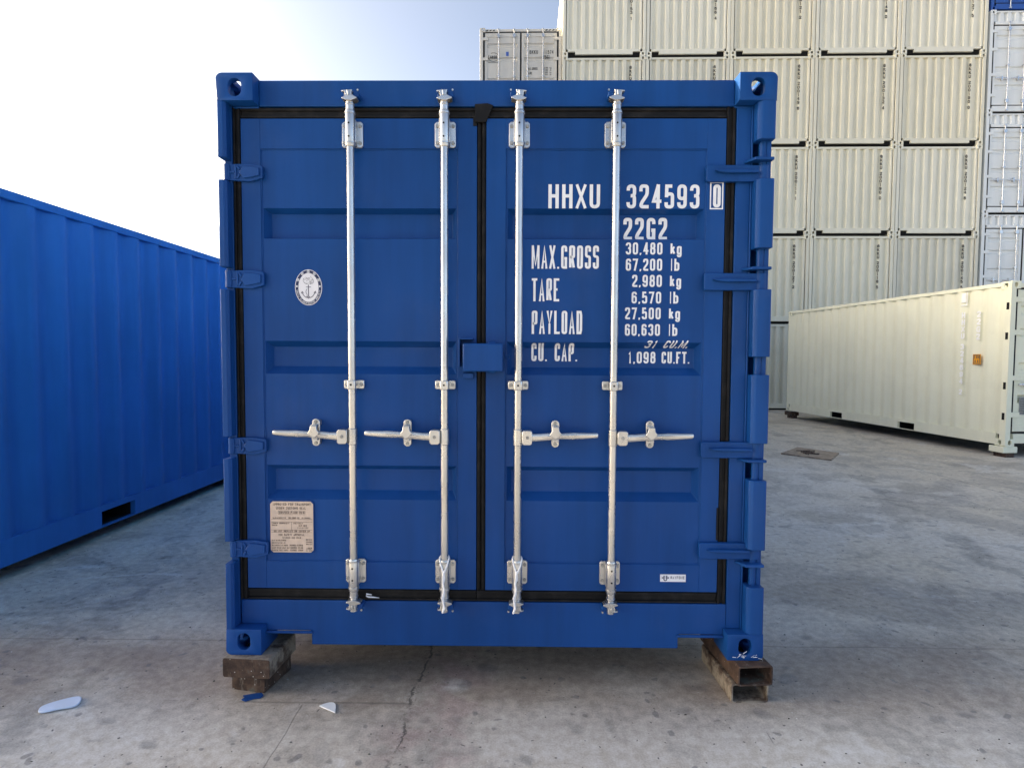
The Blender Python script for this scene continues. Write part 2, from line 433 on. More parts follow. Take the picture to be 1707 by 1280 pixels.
class Text:
    """flat strokes collected as (x, z, layer) and later dropped on a surface"""
    def __init__(s): s.v = []; s.f = []; s.k = 0
    def strokes(s, pts, t, closed=False):
        Lp, Rp, fs = ribbon(pts, t, closed); b = len(s.v); n = len(pts)
        lay = s.k % 6; s.k += 1
        s.v += [(p.x, p.y, lay) for p in Lp] + [(p.x, p.y, lay) for p in Rp]
        s.f += [(b+i, b+j, b+n+j, b+n+i) for i, j in fs]
    def poly(s, pts, lay=None):
        b = len(s.v)
        if lay is None: lay = s.k % 6; s.k += 1
        s.v += [(x, z, lay) for x, z in pts]
        s.f.append(tuple(range(b, b+len(pts))))
    def line(s, txt, x, z, h, w, cw=.5, gap=.16, t=.15, slant=0, squash=None):
        """txt in a box of height h starting at (x, z); w = total width (None: natural)"""
        adv = []
        for c in txt: adv.append({' ': .42, '.': .16, ',': .16, '1': .34, 'l': .22, 'I': .16, 'M': cw*1.3}.get(c, cw))
        nat = sum(adv)+gap*(len(txt)-1)
        k = (w/h)/nat if w else 1.0
        cx = 0
        for c, a in zip(txt, adv):
            s.glyph(c, x+cx*h*k, z, a*h*k, h, t*h, slant)
            cx += a+gap
    def glyph(s, c, x, z, w, h, t, slant=0):
        g = GL.get(c)
        if c == ' ' or g is None: return
        def M(p): return (x + p[0] + slant*p[1], z + p[1])
        if g == 'dot' or g == 'comma':
            q = min(w, t*1.15)
            pts = [(0,0),(q,0),(q,q),(0,q)] if g == 'dot' else [(0,-.35*q),(q*.6,-.35*q),(q,q*.5),(q,q),(0,q),(0,0)]
            s.poly([M(p) for p in pts]); return
        t = min(t, w*.42)*(.82 if g_thin(c) else 1)
        bx, bz = max(w-t, 1e-4), h-t
        for pts, ro, cl in g:
            P = [(t/2+px*bx, t/2+pz*bz) for px, pz in pts]
            if not ro and not cl:      # square ends out to the box edge for open strokes that run to it
                pass
            if ro: P = rnd(P, bx*(.5 if ro == 1 else .36), bool(cl))
            # lengthen free ends to the box
            if not cl:
                for e, nb in ((0, 1), (-1, -2)):
                    d = Vector(P[e])-Vector(P[nb])
                    if d.length > 1e-6 and c not in '3BKRAk' or c in 'AK' and abs(d.y) > abs(d.x):
                        on = abs(pts[e][1]) < 1e-6 or abs(pts[e][1]-1) < 1e-6
                        if c in 'TEFL27-Z4' and abs(d.x) > .9*d.length and pts[e][0] in (0, 1):
                            P[e] = (P[e][0]+math.copysign(t/2, d.x), P[e][1])
                        elif on and abs(d.y) > .3*abs(d.x):
                            d.normalize(); P[e] = (P[e][0]+d.x*t/2, P[e][1]+d.y*t/2)
            s.strokes([M(p) for p in P], t, bool(cl))
    def outline(s, x0, z0, x1, z1, t):
        s.strokes([(x0+t/2, z0+t/2), (x1-t/2, z0+t/2), (x1-t/2, z1-t/2), (x0+t/2, z1-t/2)], t, True)
    def build(s, name, mat, parent, depth, off=.0012, ox=0.0, cuts=(), side=None):
        """depth: number or function (x, z) -> y of the surface; side=(xs, sign) maps onto a side wall"""
        me = bpy.data.meshes.new(name); bm = bmesh.new()
        vv = [bm.verts.new((x, l*.00012, z)) for x, z, l in s.v]
        for f in s.f:
            try: bm.faces.new([vv[i] for i in f])
            except ValueError: pass
        for cz in cuts:
            bmesh.ops.bisect_plane(bm, geom=bm.verts[:]+bm.edges[:]+bm.faces[:], plane_co=(0, 0, cz), plane_no=(0, 0, 1))
        for v in bm.verts:
            d = depth(v.co.x, v.co.z) if callable(depth) else depth
            y = d-off-v.co.y
            if side is not None: v.co = Vector((side+(y), v.co.x, v.co.z))
            else: v.co = Vector((v.co.x+ox, y, v.co.z))
        for f in bm.faces:
            f.normal_update()
        bm.to_mesh(me); bm.free()
        me.materials.append(mat)
        o = bpy.data.objects.new(name, me); col.objects.link(o); o.parent = parent
        return o

# ------------------------------------------------------------------ corner casting (boolean-cut once, shared)
def oval(cx, cz, w, h, n=20):
    r = w/2; out = []
    for k in range(n):
        t = 2*math.pi*k/n
        c, q = math.cos(t), math.sin(t)
        out.append((cx+r*c, cz+(h/2-r)*(1 if q >= 0 else -1)+r*q))
    return out
def casting_mesh():
    CW, CD, CH = .162, .178, .118
    def tmp(mb):
        o = mb.build('tmp', BLUE, None, 0, False); return o
    a = MB(); a.box(0, CW, 0, CD, 0, CH); body = tmp(a)
    bm = bmesh.new(); bm.from_mesh(body.data)
    ed = [e for e in bm.edges if all(v.co.x < .001 and v.co.z > CH-.001 for v in e.verts)]
    bmesh.ops.bevel(bm, geom=ed, offset=.028, segments=5, affect='EDGES', profile=.5)
    bm.edges.ensure_lookup_table()
    ed = [e for e in bm.edges if all(v.co.x < .001 and v.co.y < .001 for v in e.verts)]
    bmesh.ops.bevel(bm, geom=ed, offset=.008, segments=3, affect='EDGES', profile=.5)
    bm.to_mesh(body.data); bm.free()
    cut = []
    b = MB(); b.box(.026, CW-.012, .026, CD-.012, .012, CH-.026); cut.append(tmp(b))
    b = MB(); b.prism(oval(.083, .056, .060, .079), -.05, .09, 'xz'); cut.append(tmp(b))
    b = MB(); b.prism(oval(.092, .056, .060, .079), -.05, .08, 'yz'); cut.append(tmp(b))
    b = MB(); b.prism(oval(.083, .092, .063, .120), .06, .16, 'xy'); cut.append(tmp(b))
    for c in cut:
        md = body.modifiers.new('b', 'BOOLEAN'); md.operation = 'DIFFERENCE'; md.object = c; md.solver = 'EXACT'
    md = body.modifiers.new('bev', 'BEVEL'); md.width = .0035; md.segments = 2; md.limit_method = 'ANGLE'; md.angle_limit = R(50)
    dg = bpy.context.evaluated_depsgraph_get(); dg.update()
    me = bpy.data.meshes.new_from_object(body.evaluated_get(dg))
    me.name = 'corner_casting'
    me.polygons.foreach_set('use_smooth', [True]*len(me.polygons)); me.set_sharp_from_angle(angle=R(35))
    for o in cut+[body]:
        d = o.data; bpy.data.objects.remove(o); bpy.data.meshes.remove(d)
    return me
CAST = casting_mesh()
CASTM = {}
def castings(root, Hh, Lc, mat):
    if mat.name not in CASTM:
        c = CAST.copy(); c.materials.clear(); c.materials.append(mat); CASTM[mat.name] = c
    me = CASTM[mat.name]
    for sx in (-1, 1):
        for ry in (0, 1):
            for tz in (0, 1):
                o = bpy.data.objects.new('corner_casting', me); col.objects.link(o); o.parent = root
                o.location = (1.219*sx, Lc if ry else 0, Hh if tz else 0)
                o.scale = (-sx, -1 if ry else 1, -1 if False else 1)
                if tz: o.location.z = Hh-.118
                else:
                    o.scale.z = -1; o.location.z = .118
W2 = 1.219
def corr_profile(a, b, pitch, flat, slope):
    """outer flat, slope, inner flat, slope ...: list of (s, 0 outer | 1 inner)"""
    n = max(1, round((b-a)/pitch)); p = (b-a)/n; k = p/pitch
    out = [(a, 0)]; s = a
    for i in range(n):
        out += [(s+flat*k/2, 0), (s+(flat/2+slope)*k, 1), (s+p-(flat/2+slope)*k, 1), (s+p-flat*k/2, 0)]
        s += p
    out.append((b, 0)); return out
def side_panel(root, mat, Hh, Lc, sx):
    mb = MB(); pr = corr_profile(.10, Lc-.10, .278, .072, .068)
    z0, z1 = .19, Hh-.06
    V = []; F = []
    for s, d in pr:
        x = sx*(W2-.012-.036*d); V += [(x, s, z0), (x, s, z1)]
    for i in range(len(pr)-1): F.append((2*i, 2*i+2, 2*i+3, 2*i+1))
    mb.add(V, F)
    return mb.build('side_panel', mat, root)
def end_panel(root, mat, Hh, y, sy, z0, z1, name='end_panel', pitch=.25, dep=.062):
    mb = MB(); pr = corr_profile(-1.10, 1.10, pitch, .095, .04)
    V = []; F = []
    for s, d in pr:
        V += [(s, y+sy*dep*d, z0), (s, y+sy*dep*d, z1)]
    for i in range(len(pr)-1): F.append((2*i, 2*i+2, 2*i+3, 2*i+1))
    mb.add(V, F); return mb.build(name, mat, root)
POCK = ((1.815, 2.225), (3.865, 4.275))
def frame(root, mat, Hh, Lc, front=True, pockets=True):
    for sx in (-1, 1):
        def bx(mb, xa, xb, *r): mb.box(min(sx*xa, sx*xb), max(sx*xa, sx*xb), *r)
        mb = MB(); bx(mb, W2-.06, W2-.004, .17, Lc-.17, Hh-.075, Hh-.012); mb.build('top_side_rail', mat, root, .006)
        ys = [.17, *[v for p in POCK for v in p], Lc-.17]
        mb = MB()
        xa, xb = W2-.05, W2-.006
        # one continuous rail outline with two pocket openings, built as a strip of butted cells
        for i in range(len(ys)-1):
            if i % 2 == 0: bx(mb, xa, xb, ys[i], ys[i+1], .022, .205)
            else:
                bx(mb, xa, xb, ys[i], ys[i+1], .157, .205); bx(mb, xa, xb, ys[i], ys[i+1], .022, .03)
        bm = bmesh.new(); me = bpy.data.meshes.new('t'); me.from_pydata(mb.v, [], mb.f); bm.from_mesh(me); bpy.data.meshes.remove(me)
        bmesh.ops.remove_doubles(bm, verts=bm.verts, dist=.0002)
        mb.v = [tuple(v.co) for v in bm.verts]; bm.verts.index_update(); mb.f = [tuple(v.index for v in f.verts) for f in bm.faces]; bm.free()
        mb.build('bottom_side_rail', mat, root)
        for fr in ((0, 1) if front else (1,)):
            mb = MB()
            if fr: bx(mb, W2-.095, W2-.004, Lc-.11, Lc-.006, .11, Hh-.11)
            else: bx(mb, W2-.095, W2-.004, .006, .11, .11, Hh-.11)
            mb.build('corner_post', mat, root, .006)
    mb = MB(); mb.box(-1.07, 1.07, Lc-.09, Lc-.012, Hh-.11, Hh-.03); mb.build('rear_header', mat, root, .006)
    mb = MB(); mb.box(-1.07, 1.07, Lc-.09, Lc-.012, .05, .21); mb.build('rear_sill', mat, root, .006)
def pockets(root, Lc):
    for p in POCK:
        mb = MB(); a, b, e = p[0], p[1], W2-.052
        mb.box(-e, e, a-.008, a-.002, .024, .16); mb.box(-e, e, b+.002, b+.008, .024, .16)
        mb.box(-e, e, a-.0019, b+.0019, .158, .163); mb.box(-e, e, a-.0019, b+.0019, .024, .029)
        mb.box(-.02, .02, a-.0019, b+.0019, .0295, .1575)
        mb.build('fork_pocket', DARK, root, smooth=False)  # tunnel painted near black for the shade inside the pocket
def shell(root, mat, Hh, Lc, y0=.09):
    pockets(root, Lc)
    mb = MB(); mb.box(-1.17, 1.17, y0, Lc-.07, Hh-.035, Hh-.02); mb.build('roof', mat, root)
    mb = MB(); mb.box(-1.16, 1.16, y0+.02, Lc-.09, .165, .2)
    for k in range(16):
        y = y0+.15+k*(Lc-.5)/15.
        if any(p[0]-.06 < y < p[1]+.06 for p in POCK): continue
        mb.box(-1.15, 1.15, y, y+.04, .045, .164)
    mb.build('floor', FLOORM, root)

# ---------------- door panel helpers
def tray(mb, x0, x1, z0, z1, d0, d1, sl, st, sb):
    O = [(x0,d0,z0),(x1,d0,z0),(x1,d0,z1),(x0,d0,z1)]
    I = [(x0+sl,d1,z0+sb),(x1-sl,d1,z0+sb),(x1-sl,d1,z1-st),(x0+sl,d1,z1-st)]
    mb.add(O+I, [(0,1,5,4),(1,2,6,5),(2,3,7,6),(3,0,4,7),(4,5,6,7)])
BANDS = ((2.026, .018, .010, 1.890), (1.430, .026, .034, 1.280), (.861, .024, .036, .702))   # top, top slope, bottom slope, bottom
PD, BD = .067, .043
def panel_sheet(mb, x0, x1, z0, z1, bands, d, bd, edge=.008, sl=.022):
    zz = z1
    for zt, st, sb, zb in bands:
        mb.quad((x0, d, zt), (x1, d, zt), (x1, d, zz), (x0, d, zz))
        mb.quad((x0, d, zb), (x0+edge, d, zb), (x0+edge, d, zt), (x0, d, zt))
        mb.quad((x1-edge, d, zb), (x1, d, zb), (x1, d, zt), (x1-edge, d, zt))
        tray(mb, x0+edge, x1-edge, zb, zt, d, d+bd, sl, st, sb)
        zz = zb
    mb.quad((x0, d, z0), (x1, d, z0), (x1, d, zz), (x0, d, zz))
def surf(x, z, x0, x1, d=PD, bd=BD, fd=.06):
    if not (x0 < x < x1 and .413 < z < 2.287): return fd
    for zt, st, sb, zb in BANDS:
        if zb < z < zt and x0+.03 < x < x1-.03:
            return d+bd*min(1, (zt-z)/st, (z-zb)/sb)
    return d
CUTS = [v for zt, st, sb, zb in BANDS for v in (zt, zt-st, zb+sb, zb)]

# =================================================================== SETTING
gm = MB()
gm.quad((-300, -300, 0), (300, -300, 0), (300, 300, 0), (-300, 300, 0))
g = gm.build('ground', GROUND, None, smooth=False); tag(g, kind='structure')

# =================================================================== MAIN BLUE CONTAINER
MX, MY, MZ = -1.32995+W2, 2.53896, .17862
HH, LL = 2.591, 6.058
main = empty('shipping_container', (MX, MY, MZ))
tag(main, 'blue container seen door end on, raised on rusty steel tubes in the yard centre', 'shipping container')
def MU(): return MB(-W2, 0, 0)
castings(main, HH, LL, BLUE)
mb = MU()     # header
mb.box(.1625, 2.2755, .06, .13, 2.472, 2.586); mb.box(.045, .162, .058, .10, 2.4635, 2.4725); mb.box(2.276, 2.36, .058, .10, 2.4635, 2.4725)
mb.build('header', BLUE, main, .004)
mb = MU()
mb.prism([(.045,.231),(.045,.1185),(.1625,.1185),(.1625,.088),(.368,.088),(.372,.084),(.372,.021),(2.070,.021),(2.070,.084),(2.074,.088),(2.2755,.088),(2.2755,.1185),(2.2875,.1185),(2.2875,.231)], .06, .115)
mb.box(.1625, .378, .05, .0598, .076, .0885); mb.box(2.064, 2.2755, .05, .0598, .076, .0885)
mb.build('door_sill', BLUE, main, .003)
# left corner post
mb = MU()
mb.box(.002, .03, .10, .24, .1185, 2.4725); mb.box(.03, .085, .105, .135, .1185, 2.4725); mb.box(.0065, .040, .055, .0995, .1185, 2.4725)
for a, b in ((.117,.419),(.521,.898),(.998,1.655),(1.755,2.134),(2.232,2.474)):
    mb.prism([(.002,.004),(.006,0),(.028,0),(.038,.012),(.038,.10),(.002,.10)], a, b, 'xy')
mb.build('corner_post', BLUE, main, .003)
# right corner post
mb = MU()
mb.box(2.288, 2.352, .06, .098, .1185, 2.4725); mb.box(2.343, 2.352, .098, .25, .1185, 2.4725); mb.box(2.343, 2.436, .25, .26, .1185, 2.4725)
mb.box(2.352, 2.360, .055, .09, .1185, 2.4725)
for a, b in ((.117,.332),(.502,.816),(.982,1.288),(1.367,1.663),(1.843,2.142),(2.31,2.474)):
    mb.prism([(2.360,.075),(2.360,.016),(2.374,.002),(2.380,0),(2.430,0),(2.436,.006),(2.436,.075)], a, b, 'xy')
mb.tube([(2.400,.050,.12),(2.400,.050,2.45)], .017, 12); mb.box(2.412, 2.4325, .035, .074, .1185, 2.4725)
mb.build('corner_post', BLUE, main, .003)
for z in (2.224, 1.752, .899, .426):
    mb = MU(); mb.prism([(2.322,.062),(2.350,.002),(2.430,.002),(2.434,.006),(2.434,.10),(2.322,.10)], z-.002, z+.010, 'xy'); mb.build('hinge_lug', BLUE, main, .002)
frame(main, BLUE_SIDE, HH, LL, front=False)
for sx in (-1, 1): side_panel(main, BLUE_SIDE, HH, LL, sx)
end_panel(main, BLUE_SIDE, HH, LL-.02, -1, .2, HH-.09)
shell(main, BLUE_SIDE, HH, LL, .14)

def make_door(u0, u1, p0, p1, name='door'):
    mb = MU(); zl, zh = .287, 2.419
    pz0, pz1 = .413, 2.287
    for r in ((u0, p0, zl, zh), (p1, u1, zl, zh), (p0, p1, pz1, zh), (p0, p1, zl, pz0)):
        mb.box(r[0], r[1], .06, .105, r[2], r[3])
    # rolled weld lip round the pressed sheet
    panel_sheet(mb, p0, p1, pz0, pz1, BANDS, PD, BD)
    # weld beads
    def bead(a, b, zc, vertical=False):
        n = int((b-a)/.045); P = []
        for k in range(n+1):
            t = a+(b-a)*k/n; w = rng.uniform(-.0016, .0016)
            P.append((zc+w, PD-.0005, t) if vertical else (t, PD-.0005, zc+w))
        mb.tube(P, [rng.uniform(.0028, .0046) for _ in P], 6)
    bead(p0, p1, pz1-.001); bead(p0, p1, pz0+.001); bead(pz0, pz1, p0+.001, True); bead(pz0, pz1, p1-.001, True)
    mb.box(u0+.01, u1-.01, .118, .128, zl+.01, zh-.01)
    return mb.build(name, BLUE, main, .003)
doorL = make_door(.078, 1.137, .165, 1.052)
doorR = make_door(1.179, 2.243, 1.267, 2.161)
doorL['label'] = 'blue door leaf with the oval emblem and data plate'
doorR['label'] = 'blue door leaf with the white lettering'

# gaskets
def gasket(parent, boxes):
    mb = MU()
    for x0, x1, z0, z1 in boxes:
        hor = (x1-x0) > (z1-z0)
        mb.box(x0, x1, .070, .10, z0, z1)
        if hor:
            mb.box(x0, x1, .060, .0695, z0+.003, z0+.012); mb.box(x0, x1, .062, .0695, z1-.016, z1-.004)
        else:
            mb.box(x0+.003, x0+.012, .060, .0695, z0, z1); mb.box(x1-.016, x1-.004, .062, .0695, z0, z1)
    return mb
g1 = gasket(doorL, [(.040,.0775,.232,2.470),(.0785,1.137,2.420,2.470),(.0785,1.137,.232,.2865),(1.1375,1.1575,.2875,2.4185)])
g1.box(1.120, 1.137, .056, .0595, 2.385, 2.44)
g1.build('gasket', RUBBER, doorL, .003)
g2 = gasket(doorR, [(2.2435,2.287,.232,2.470),(1.1385,2.243,2.4205,2.470),(1.1385,2.243,.232,.2860),(1.158,1.1785,.2875,2.420)])
g2.prism([(1.128,2.478),(1.185,2.482),(1.21,2.472),(1.178,2.40),(1.128,2.40)], .050, .0595)
g2.box(2.234, 2.2432, .056, .0598, .53, .68)
g2.build('gasket', RUBBER, doorR, .003)
# torn white strip of sealant on the bottom gasket
mb = MU(); mb.tube([(.655,.055,.262),(.63,.056,.265),(.629,.055,.256),(.64,.054,.252),(.665,.055,.25),(.69,.056,.247)], [.002,.004,.0035,.004,.003,.0012], 6)
mb.build('sealant_smear', LETTER, doorL)

# hinges
def hinge_right(z0, z1):
    mb = MU(); zc = (z0+z1)/2
    mb.prism([(2.152,z0+.006),(2.158,z0),(2.40,z0),(2.40,z1),(2.158,z1),(2.152,z1-.006)], .038, .0598)
    mb.prism([(2.185,zc+.008),(2.24,zc+.012),(2.375,zc+.010),(2.375,zc-.002),(2.24,zc-.003),(2.205,zc+.001)], .018, .0385)
    mb.tube([(2.404,.05,z0),(2.404,.05,z1)], .024, 14)
    mb.build('hinge', BLUE, doorR, .003)
for z0, z1 in ((2.138,2.210),(1.662,1.738),(.911,.984),(.449,.523)): hinge_right(z0, z1)
def hinge_left(z0, z1):
    mb = MU(); zc = (z0+z1)/2; h = (z1-z0)/2
    mb.prism([(.014,zc-h),(.05,zc-h),(.125,zc-h-.004),(.176,zc-h+.010),(.180,zc-h+.014),(.180,zc+h-.012),(.176,zc+h-.006),(.12,zc+h+.003),(.05,zc+h),(.014,zc+h)], .044, .0598)
    # pressed relief: arrow pad, rails and two little sockets
    mb.prism([(.078,zc),(.098,zc+h*.72),(.135,zc+h*.66),(.168,zc+h*.5),(.168,zc-h*.42),(.135,zc-h*.62),(.098,zc-h*.78)], .036, .0442)
    mb.box(.030,.036,.038,.0442,zc-h*.8,zc+h*.8); mb.box(.058,.066,.038,.0442,zc-h*.8,zc+h*.8)
    mb.box(.036,.058,.038,.0442,zc-h*.12,zc+h*.12)
    mb.prism([(.066,zc+h*.8),(.066,zc+h*.6),(.076,zc+h*.25),(.084,zc+h*.3),(.074,zc+h*.8)], .038, .0442)
    mb.prism([(.066,zc-h*.8),(.066,zc-h*.6),(.076,zc-h*.25),(.084,zc-h*.3),(.074,zc-h*.8)], .038, .0442)
    mb.tube([(.02,.05,zc-h),(.02,.05,zc+h)], .016, 12)
    mb.build('hinge', BLUE, doorL, .002)
for z0, z1 in ((2.142,2.214),(1.667,1.744),(.915,.988),(.437,.513)): hinge_left(z0, z1)

# lock box in the middle (belongs to the right leaf), guard strip and tab on the left leaf
mb = MU(); mb.box(1.083, 1.259, -.035, .055, 1.297, 1.420); mb.box(1.19, 1.225, .02, .0598, 1.29, 1.43)
mb.build('lock_box', BLUE, doorR, .006)
mb = MU(); mb.box(1.063, 1.069, -.02, .0598, 1.318, 1.443); mb.box(1.069, 1.125, -.02, .0598, 1.437, 1.443)
mb.build('lock_box_guard', BLUE, doorL, .0015)
mb = MU(); mb.box(1.078, 1.126, .025, .0598, 1.264, 1.288); mb.build('lug', BLUE, doorL, .003)
mb = MU(); mb.tube([(1.268,.035,1.372),(1.268,.03,1.362),(1.274,.028,1.352),(1.284,.027,1.352),(1.288,.028,1.36),(1.288,.03,1.376)], .0026, 8)
mb.build('hook', BLUE, doorR)

# ---------------- locking bars
BY = .014        # bar axis depth
def make_bar(s):
    """s=-1: handle to the left, keeper to the right (left leaf); +1 mirrored. Built about x=0"""
    def X(v): return v*s*-1          # drawn for s=-1
    mb = MB(); mb.tube([(0,BY,.205),(0,BY,2.50)], .0168, 20)
    bar = mb.build('locking_bar', ZINC, main)
    for top in (1, 0):
        if top: z0, z1, sl0, sl1, f = 2.287, 2.400, 2.278, 2.434, 1
        else: z0, z1, sl0, sl1, f = .322, .432, .296, .445, -1
        off = .008
        mb = MB()
        for xa, xb in ((-.0465, -.014), (.014, .0465)):
            a, b = sorted((X(xa), X(xb)))
            rc = .008
            if (xa < 0) == (s < 0):
                P = [(a+rc,z0),(b,z0),(b,z1),(a+rc,z1),(a,z1-rc),(a,z0+rc)]
            else:
                P = [(a,z0),(b-rc,z0),(b,z0+rc),(b,z1-rc),(b-rc,z1),(a,z1)]
            if (X((xa+xb)/2) < 0): P = [(a+rc,z0),(b,z0),(b,z1),(a+rc,z1),(a,z1-rc),(a,z0+rc)]
            else: P = [(a,z0),(b-rc,z0),(b,z0+rc),(b,z1-rc),(b-rc,z1),(a,z1)]
            mb.prism(P, .048, .0598)
        # cheeks of the saddle
        for xx in (-.021, .021): mb.box(min(X(xx-.003),X(xx+.003)), max(X(xx-.003),X(xx+.003)), BY, .05, z0+.004, z1-.004)
        mb.build('bar_bracket', ZINC, bar, .002)
        mb = MB()
        mb.tube([(0,BY,sl0),(0,BY,sl0+.004),(0,BY,sl1-.004),(0,BY,sl1)], [.0205,.0222,.0222,.0205], 22)
        for zr in (sl0+.016, sl1-.012):
            mb.tube([(0,BY,zr-.004),(0,BY,zr-.003),(0,BY,zr+.003),(0,BY,zr+.004)], [.0222,.0245,.0245,.0222], 22)
        mb.build('bar_sleeve', ZINC, bar)
        for zz in (z0+.03, z1-.026):
            mb = MB(); mb.tube([(0,BY-.0215,zz),(0,BY-.0228,zz)], .0042, 10); mb.build('pin_hole', DARK, bar)
        for zz in (z0+.02, z1-.02):
            for xx in (-.0345, .0345): mb = MB(); mb.disc(X(xx), .048, zz, .0085, .007, 6); mb.build('bolt', BOLTM, bar)
        # cam: collar, winged plate, claw
        mb = MB()
        zb = sl1 if top else sl0
        def Z(v): return zb + f*v
        mb.tube([(0,BY,Z(0)),(0,BY,Z(.028))], .0185, 16)
        mb.tube([(0,BY,Z(.020)),(0,BY,Z(.024)),(0,BY,Z(.028))], [.019,.0215,.019], 16)
        P = [(X(-.030),Z(.046)),(X(-.028),Z(.041)),(X(-.012),Z(.036)),(X(.012),Z(.034)),(X(.036),Z(.043)),(X(.036),Z(.048)),(X(.014),Z(.058)),(X(-.012),Z(.056)),(X(-.018),Z(.050))]
        mb.prism(P, -.012, .03)
        P = [(X(-.016),Z(.054)),(X(.010),Z(.054)),(X(.013),Z(.076)),(X(.016),Z(.083)),(X(-.019),Z(.081)),(X(-.030),Z(.079)),(X(-.030),Z(.073)),(X(-.018),Z(.074))]
        mb.prism(P, -.006, .03)
        mb.prism([(X(-.004),Z(.056)),(X(.002),Z(.056)),(X(.004),Z(.078)),(X(-.006),Z(.078))], -.014, -.0062)
        mb.build('cam', ZINC, bar, .0018)
        mb = MB()
        a, b = sorted((X(.014), X(.040)))
        zz0, zz1 = sorted((Z(.058), Z(.080)))
        mb.box(a, b, .010, .0598, zz0, zz1); mb.build('keeper', BLUE, bar, .004); mb = MB()
        a, b = sorted((X(-.030), X(-.020))); mb.box(a, b, .018, .0598, zz0+.002, zz1-.004)
        mb.build('keeper', BLUE, bar, .004)
        mb = MB(); mb.tube([(X(.038),.006,Z(.083)),(X(.038),.0,Z(.083))], .0045, 8); mb.build('keeper_stud', ZINC, bar)
    # middle guide
    mb = MB()
    P = [(-.046,1.219),(-.042,1.214),(.042,1.214),(.046,1.219),(.046,1.250),(.042,1.255),(-.042,1.255),(-.046,1.250)]
    mb.prism([(x-.006*s*0, z) for x, z in P], .042, .058)
    mb.prism([(-.020,BY-.016),(-.014,BY-.0215),(.014,BY-.0215),(.020,BY-.016),(.020,.05),(-.020,.05)], 1.214, 1.255, 'xy')
    mb.build('bar_guide', ZINC, bar, .003)
    mb = MB(); mb.tube([(0,BY-.0212,1.235),(0,BY-.0228,1.235)], .0045, 10); mb.build('pin_hole', DARK, bar)
    for xx in (-.033, .033): mb = MB(); mb.disc(xx, .042, 1.234, .009, .008, 6); mb.build('bolt', BOLTM, bar)
    # handle hub
    mb = MB()
    hx0, hx1 = (-.064, -.018)
    a, b = sorted((X(hx0), X(hx1))); c = .008
    mb.prism([(a+c,.970),(b-c,.970),(b,.978),(b,1.030),(b-c,1.036),(a+c,1.036),(a,1.028),(a,.978)], BY-.026, BY+.020)
    mb.tube([(0,BY,.966),(0,BY,1.040)], .0205, 18)
    mb.build('handle_hub', ZINC, bar, .003)
    mb = MB(); mb.disc(X(-.042), BY-.026, 1.004, .008, .005, 8); mb.build('bolt', BOLTM, bar)
    # handle
    mb = MB()
    S = [(-.06,BY-.004,1.003,.010,.018),(-.10,BY-.004,1.005,.009,.0165),(-.15,BY-.006,1.010,.008,.0165),(-.20,BY-.008,1.013,.011,.013),
         (-.245,BY-.008,1.014,.008,.0155),(-.29,BY-.006,1.015,.010,.0145),(-.335,BY-.004,1.017,.011,.0125),(-.352,BY-.004,1.018,.011,.0115),(-.357,BY-.004,1.018,.008,.009)]
    S = [(X(q[0]),)+q[1:] for q in S]
    if s > 0: S = [(q[0], q[1], q[2]-.004*(abs(q[0])/.35), q[3], q[4]) for q in S]
    mb.loft(S, 14)
    # pressed rib along the middle of the handle
    rb = [(X(-.105),BY-.011,1.004,.002,.002),(X(-.13),BY-.014,1.007,.005,.005),(X(-.20),BY-.018,1.011,.006,.005),(X(-.25),BY-.015,1.013,.005,.004),(X(-.28),BY-.012,1.014,.002,.002)]
    mb.loft(rb, 8)
    mb.build('handle', ZINC, bar)
    # catch on the door: strap, flap, lower hook
    cx = X(-.168); k = s*-1
    mb = MB(); mb.prism(oval(cx, 1.018, .036, .124, 24), .022, .031); mb.box(cx-.012, cx+.012, .031, .0665, 1.048, 1.074); mb.box(cx-.012, cx+.012, .031, .0665, .962, .984)
    mb.build('handle_catch', ZINC, bar, .0025)
    mb = MB()
    mb.prism([(cx-.014,1.052),(cx+.014,1.052),(cx+.016,1.033),(cx+.027,1.021),(cx+.010,1.001),(cx-.003,.997),(cx-.027,1.017),(cx-.016,1.034)], BY-.028, BY-.020)
    mb.prism([(cx-.013,1.056),(cx+.013,1.056),(cx+.014,1.040),(cx-.014,1.040)], BY-.020, .0218)
    mb.build('catch_flap', ZINC, bar, .002)
    mb = MB(); mb.box(cx-.012, cx+.014, BY-.014, .0218, .984, .992); mb.box(cx-.012, cx+.014, BY-.014, BY-.008, .992, .998)
    mb.build('catch_hook', ZINC, bar, .002)
    for zz in (1.066, .970): mb = MB(); mb.disc(cx, .022, zz, .0085, .007, 8); mb.build('bolt', BOLTM, bar)
    return bar
barA = make_bar(-1); barA.location.x = .5835-W2
barB = copy_tree(barA); barB.location.x = .997-W2
barC = make_bar(1); barC.location.x = 1.326-W2
barD = copy_tree(barC); barD.location.x = 1.750-W2

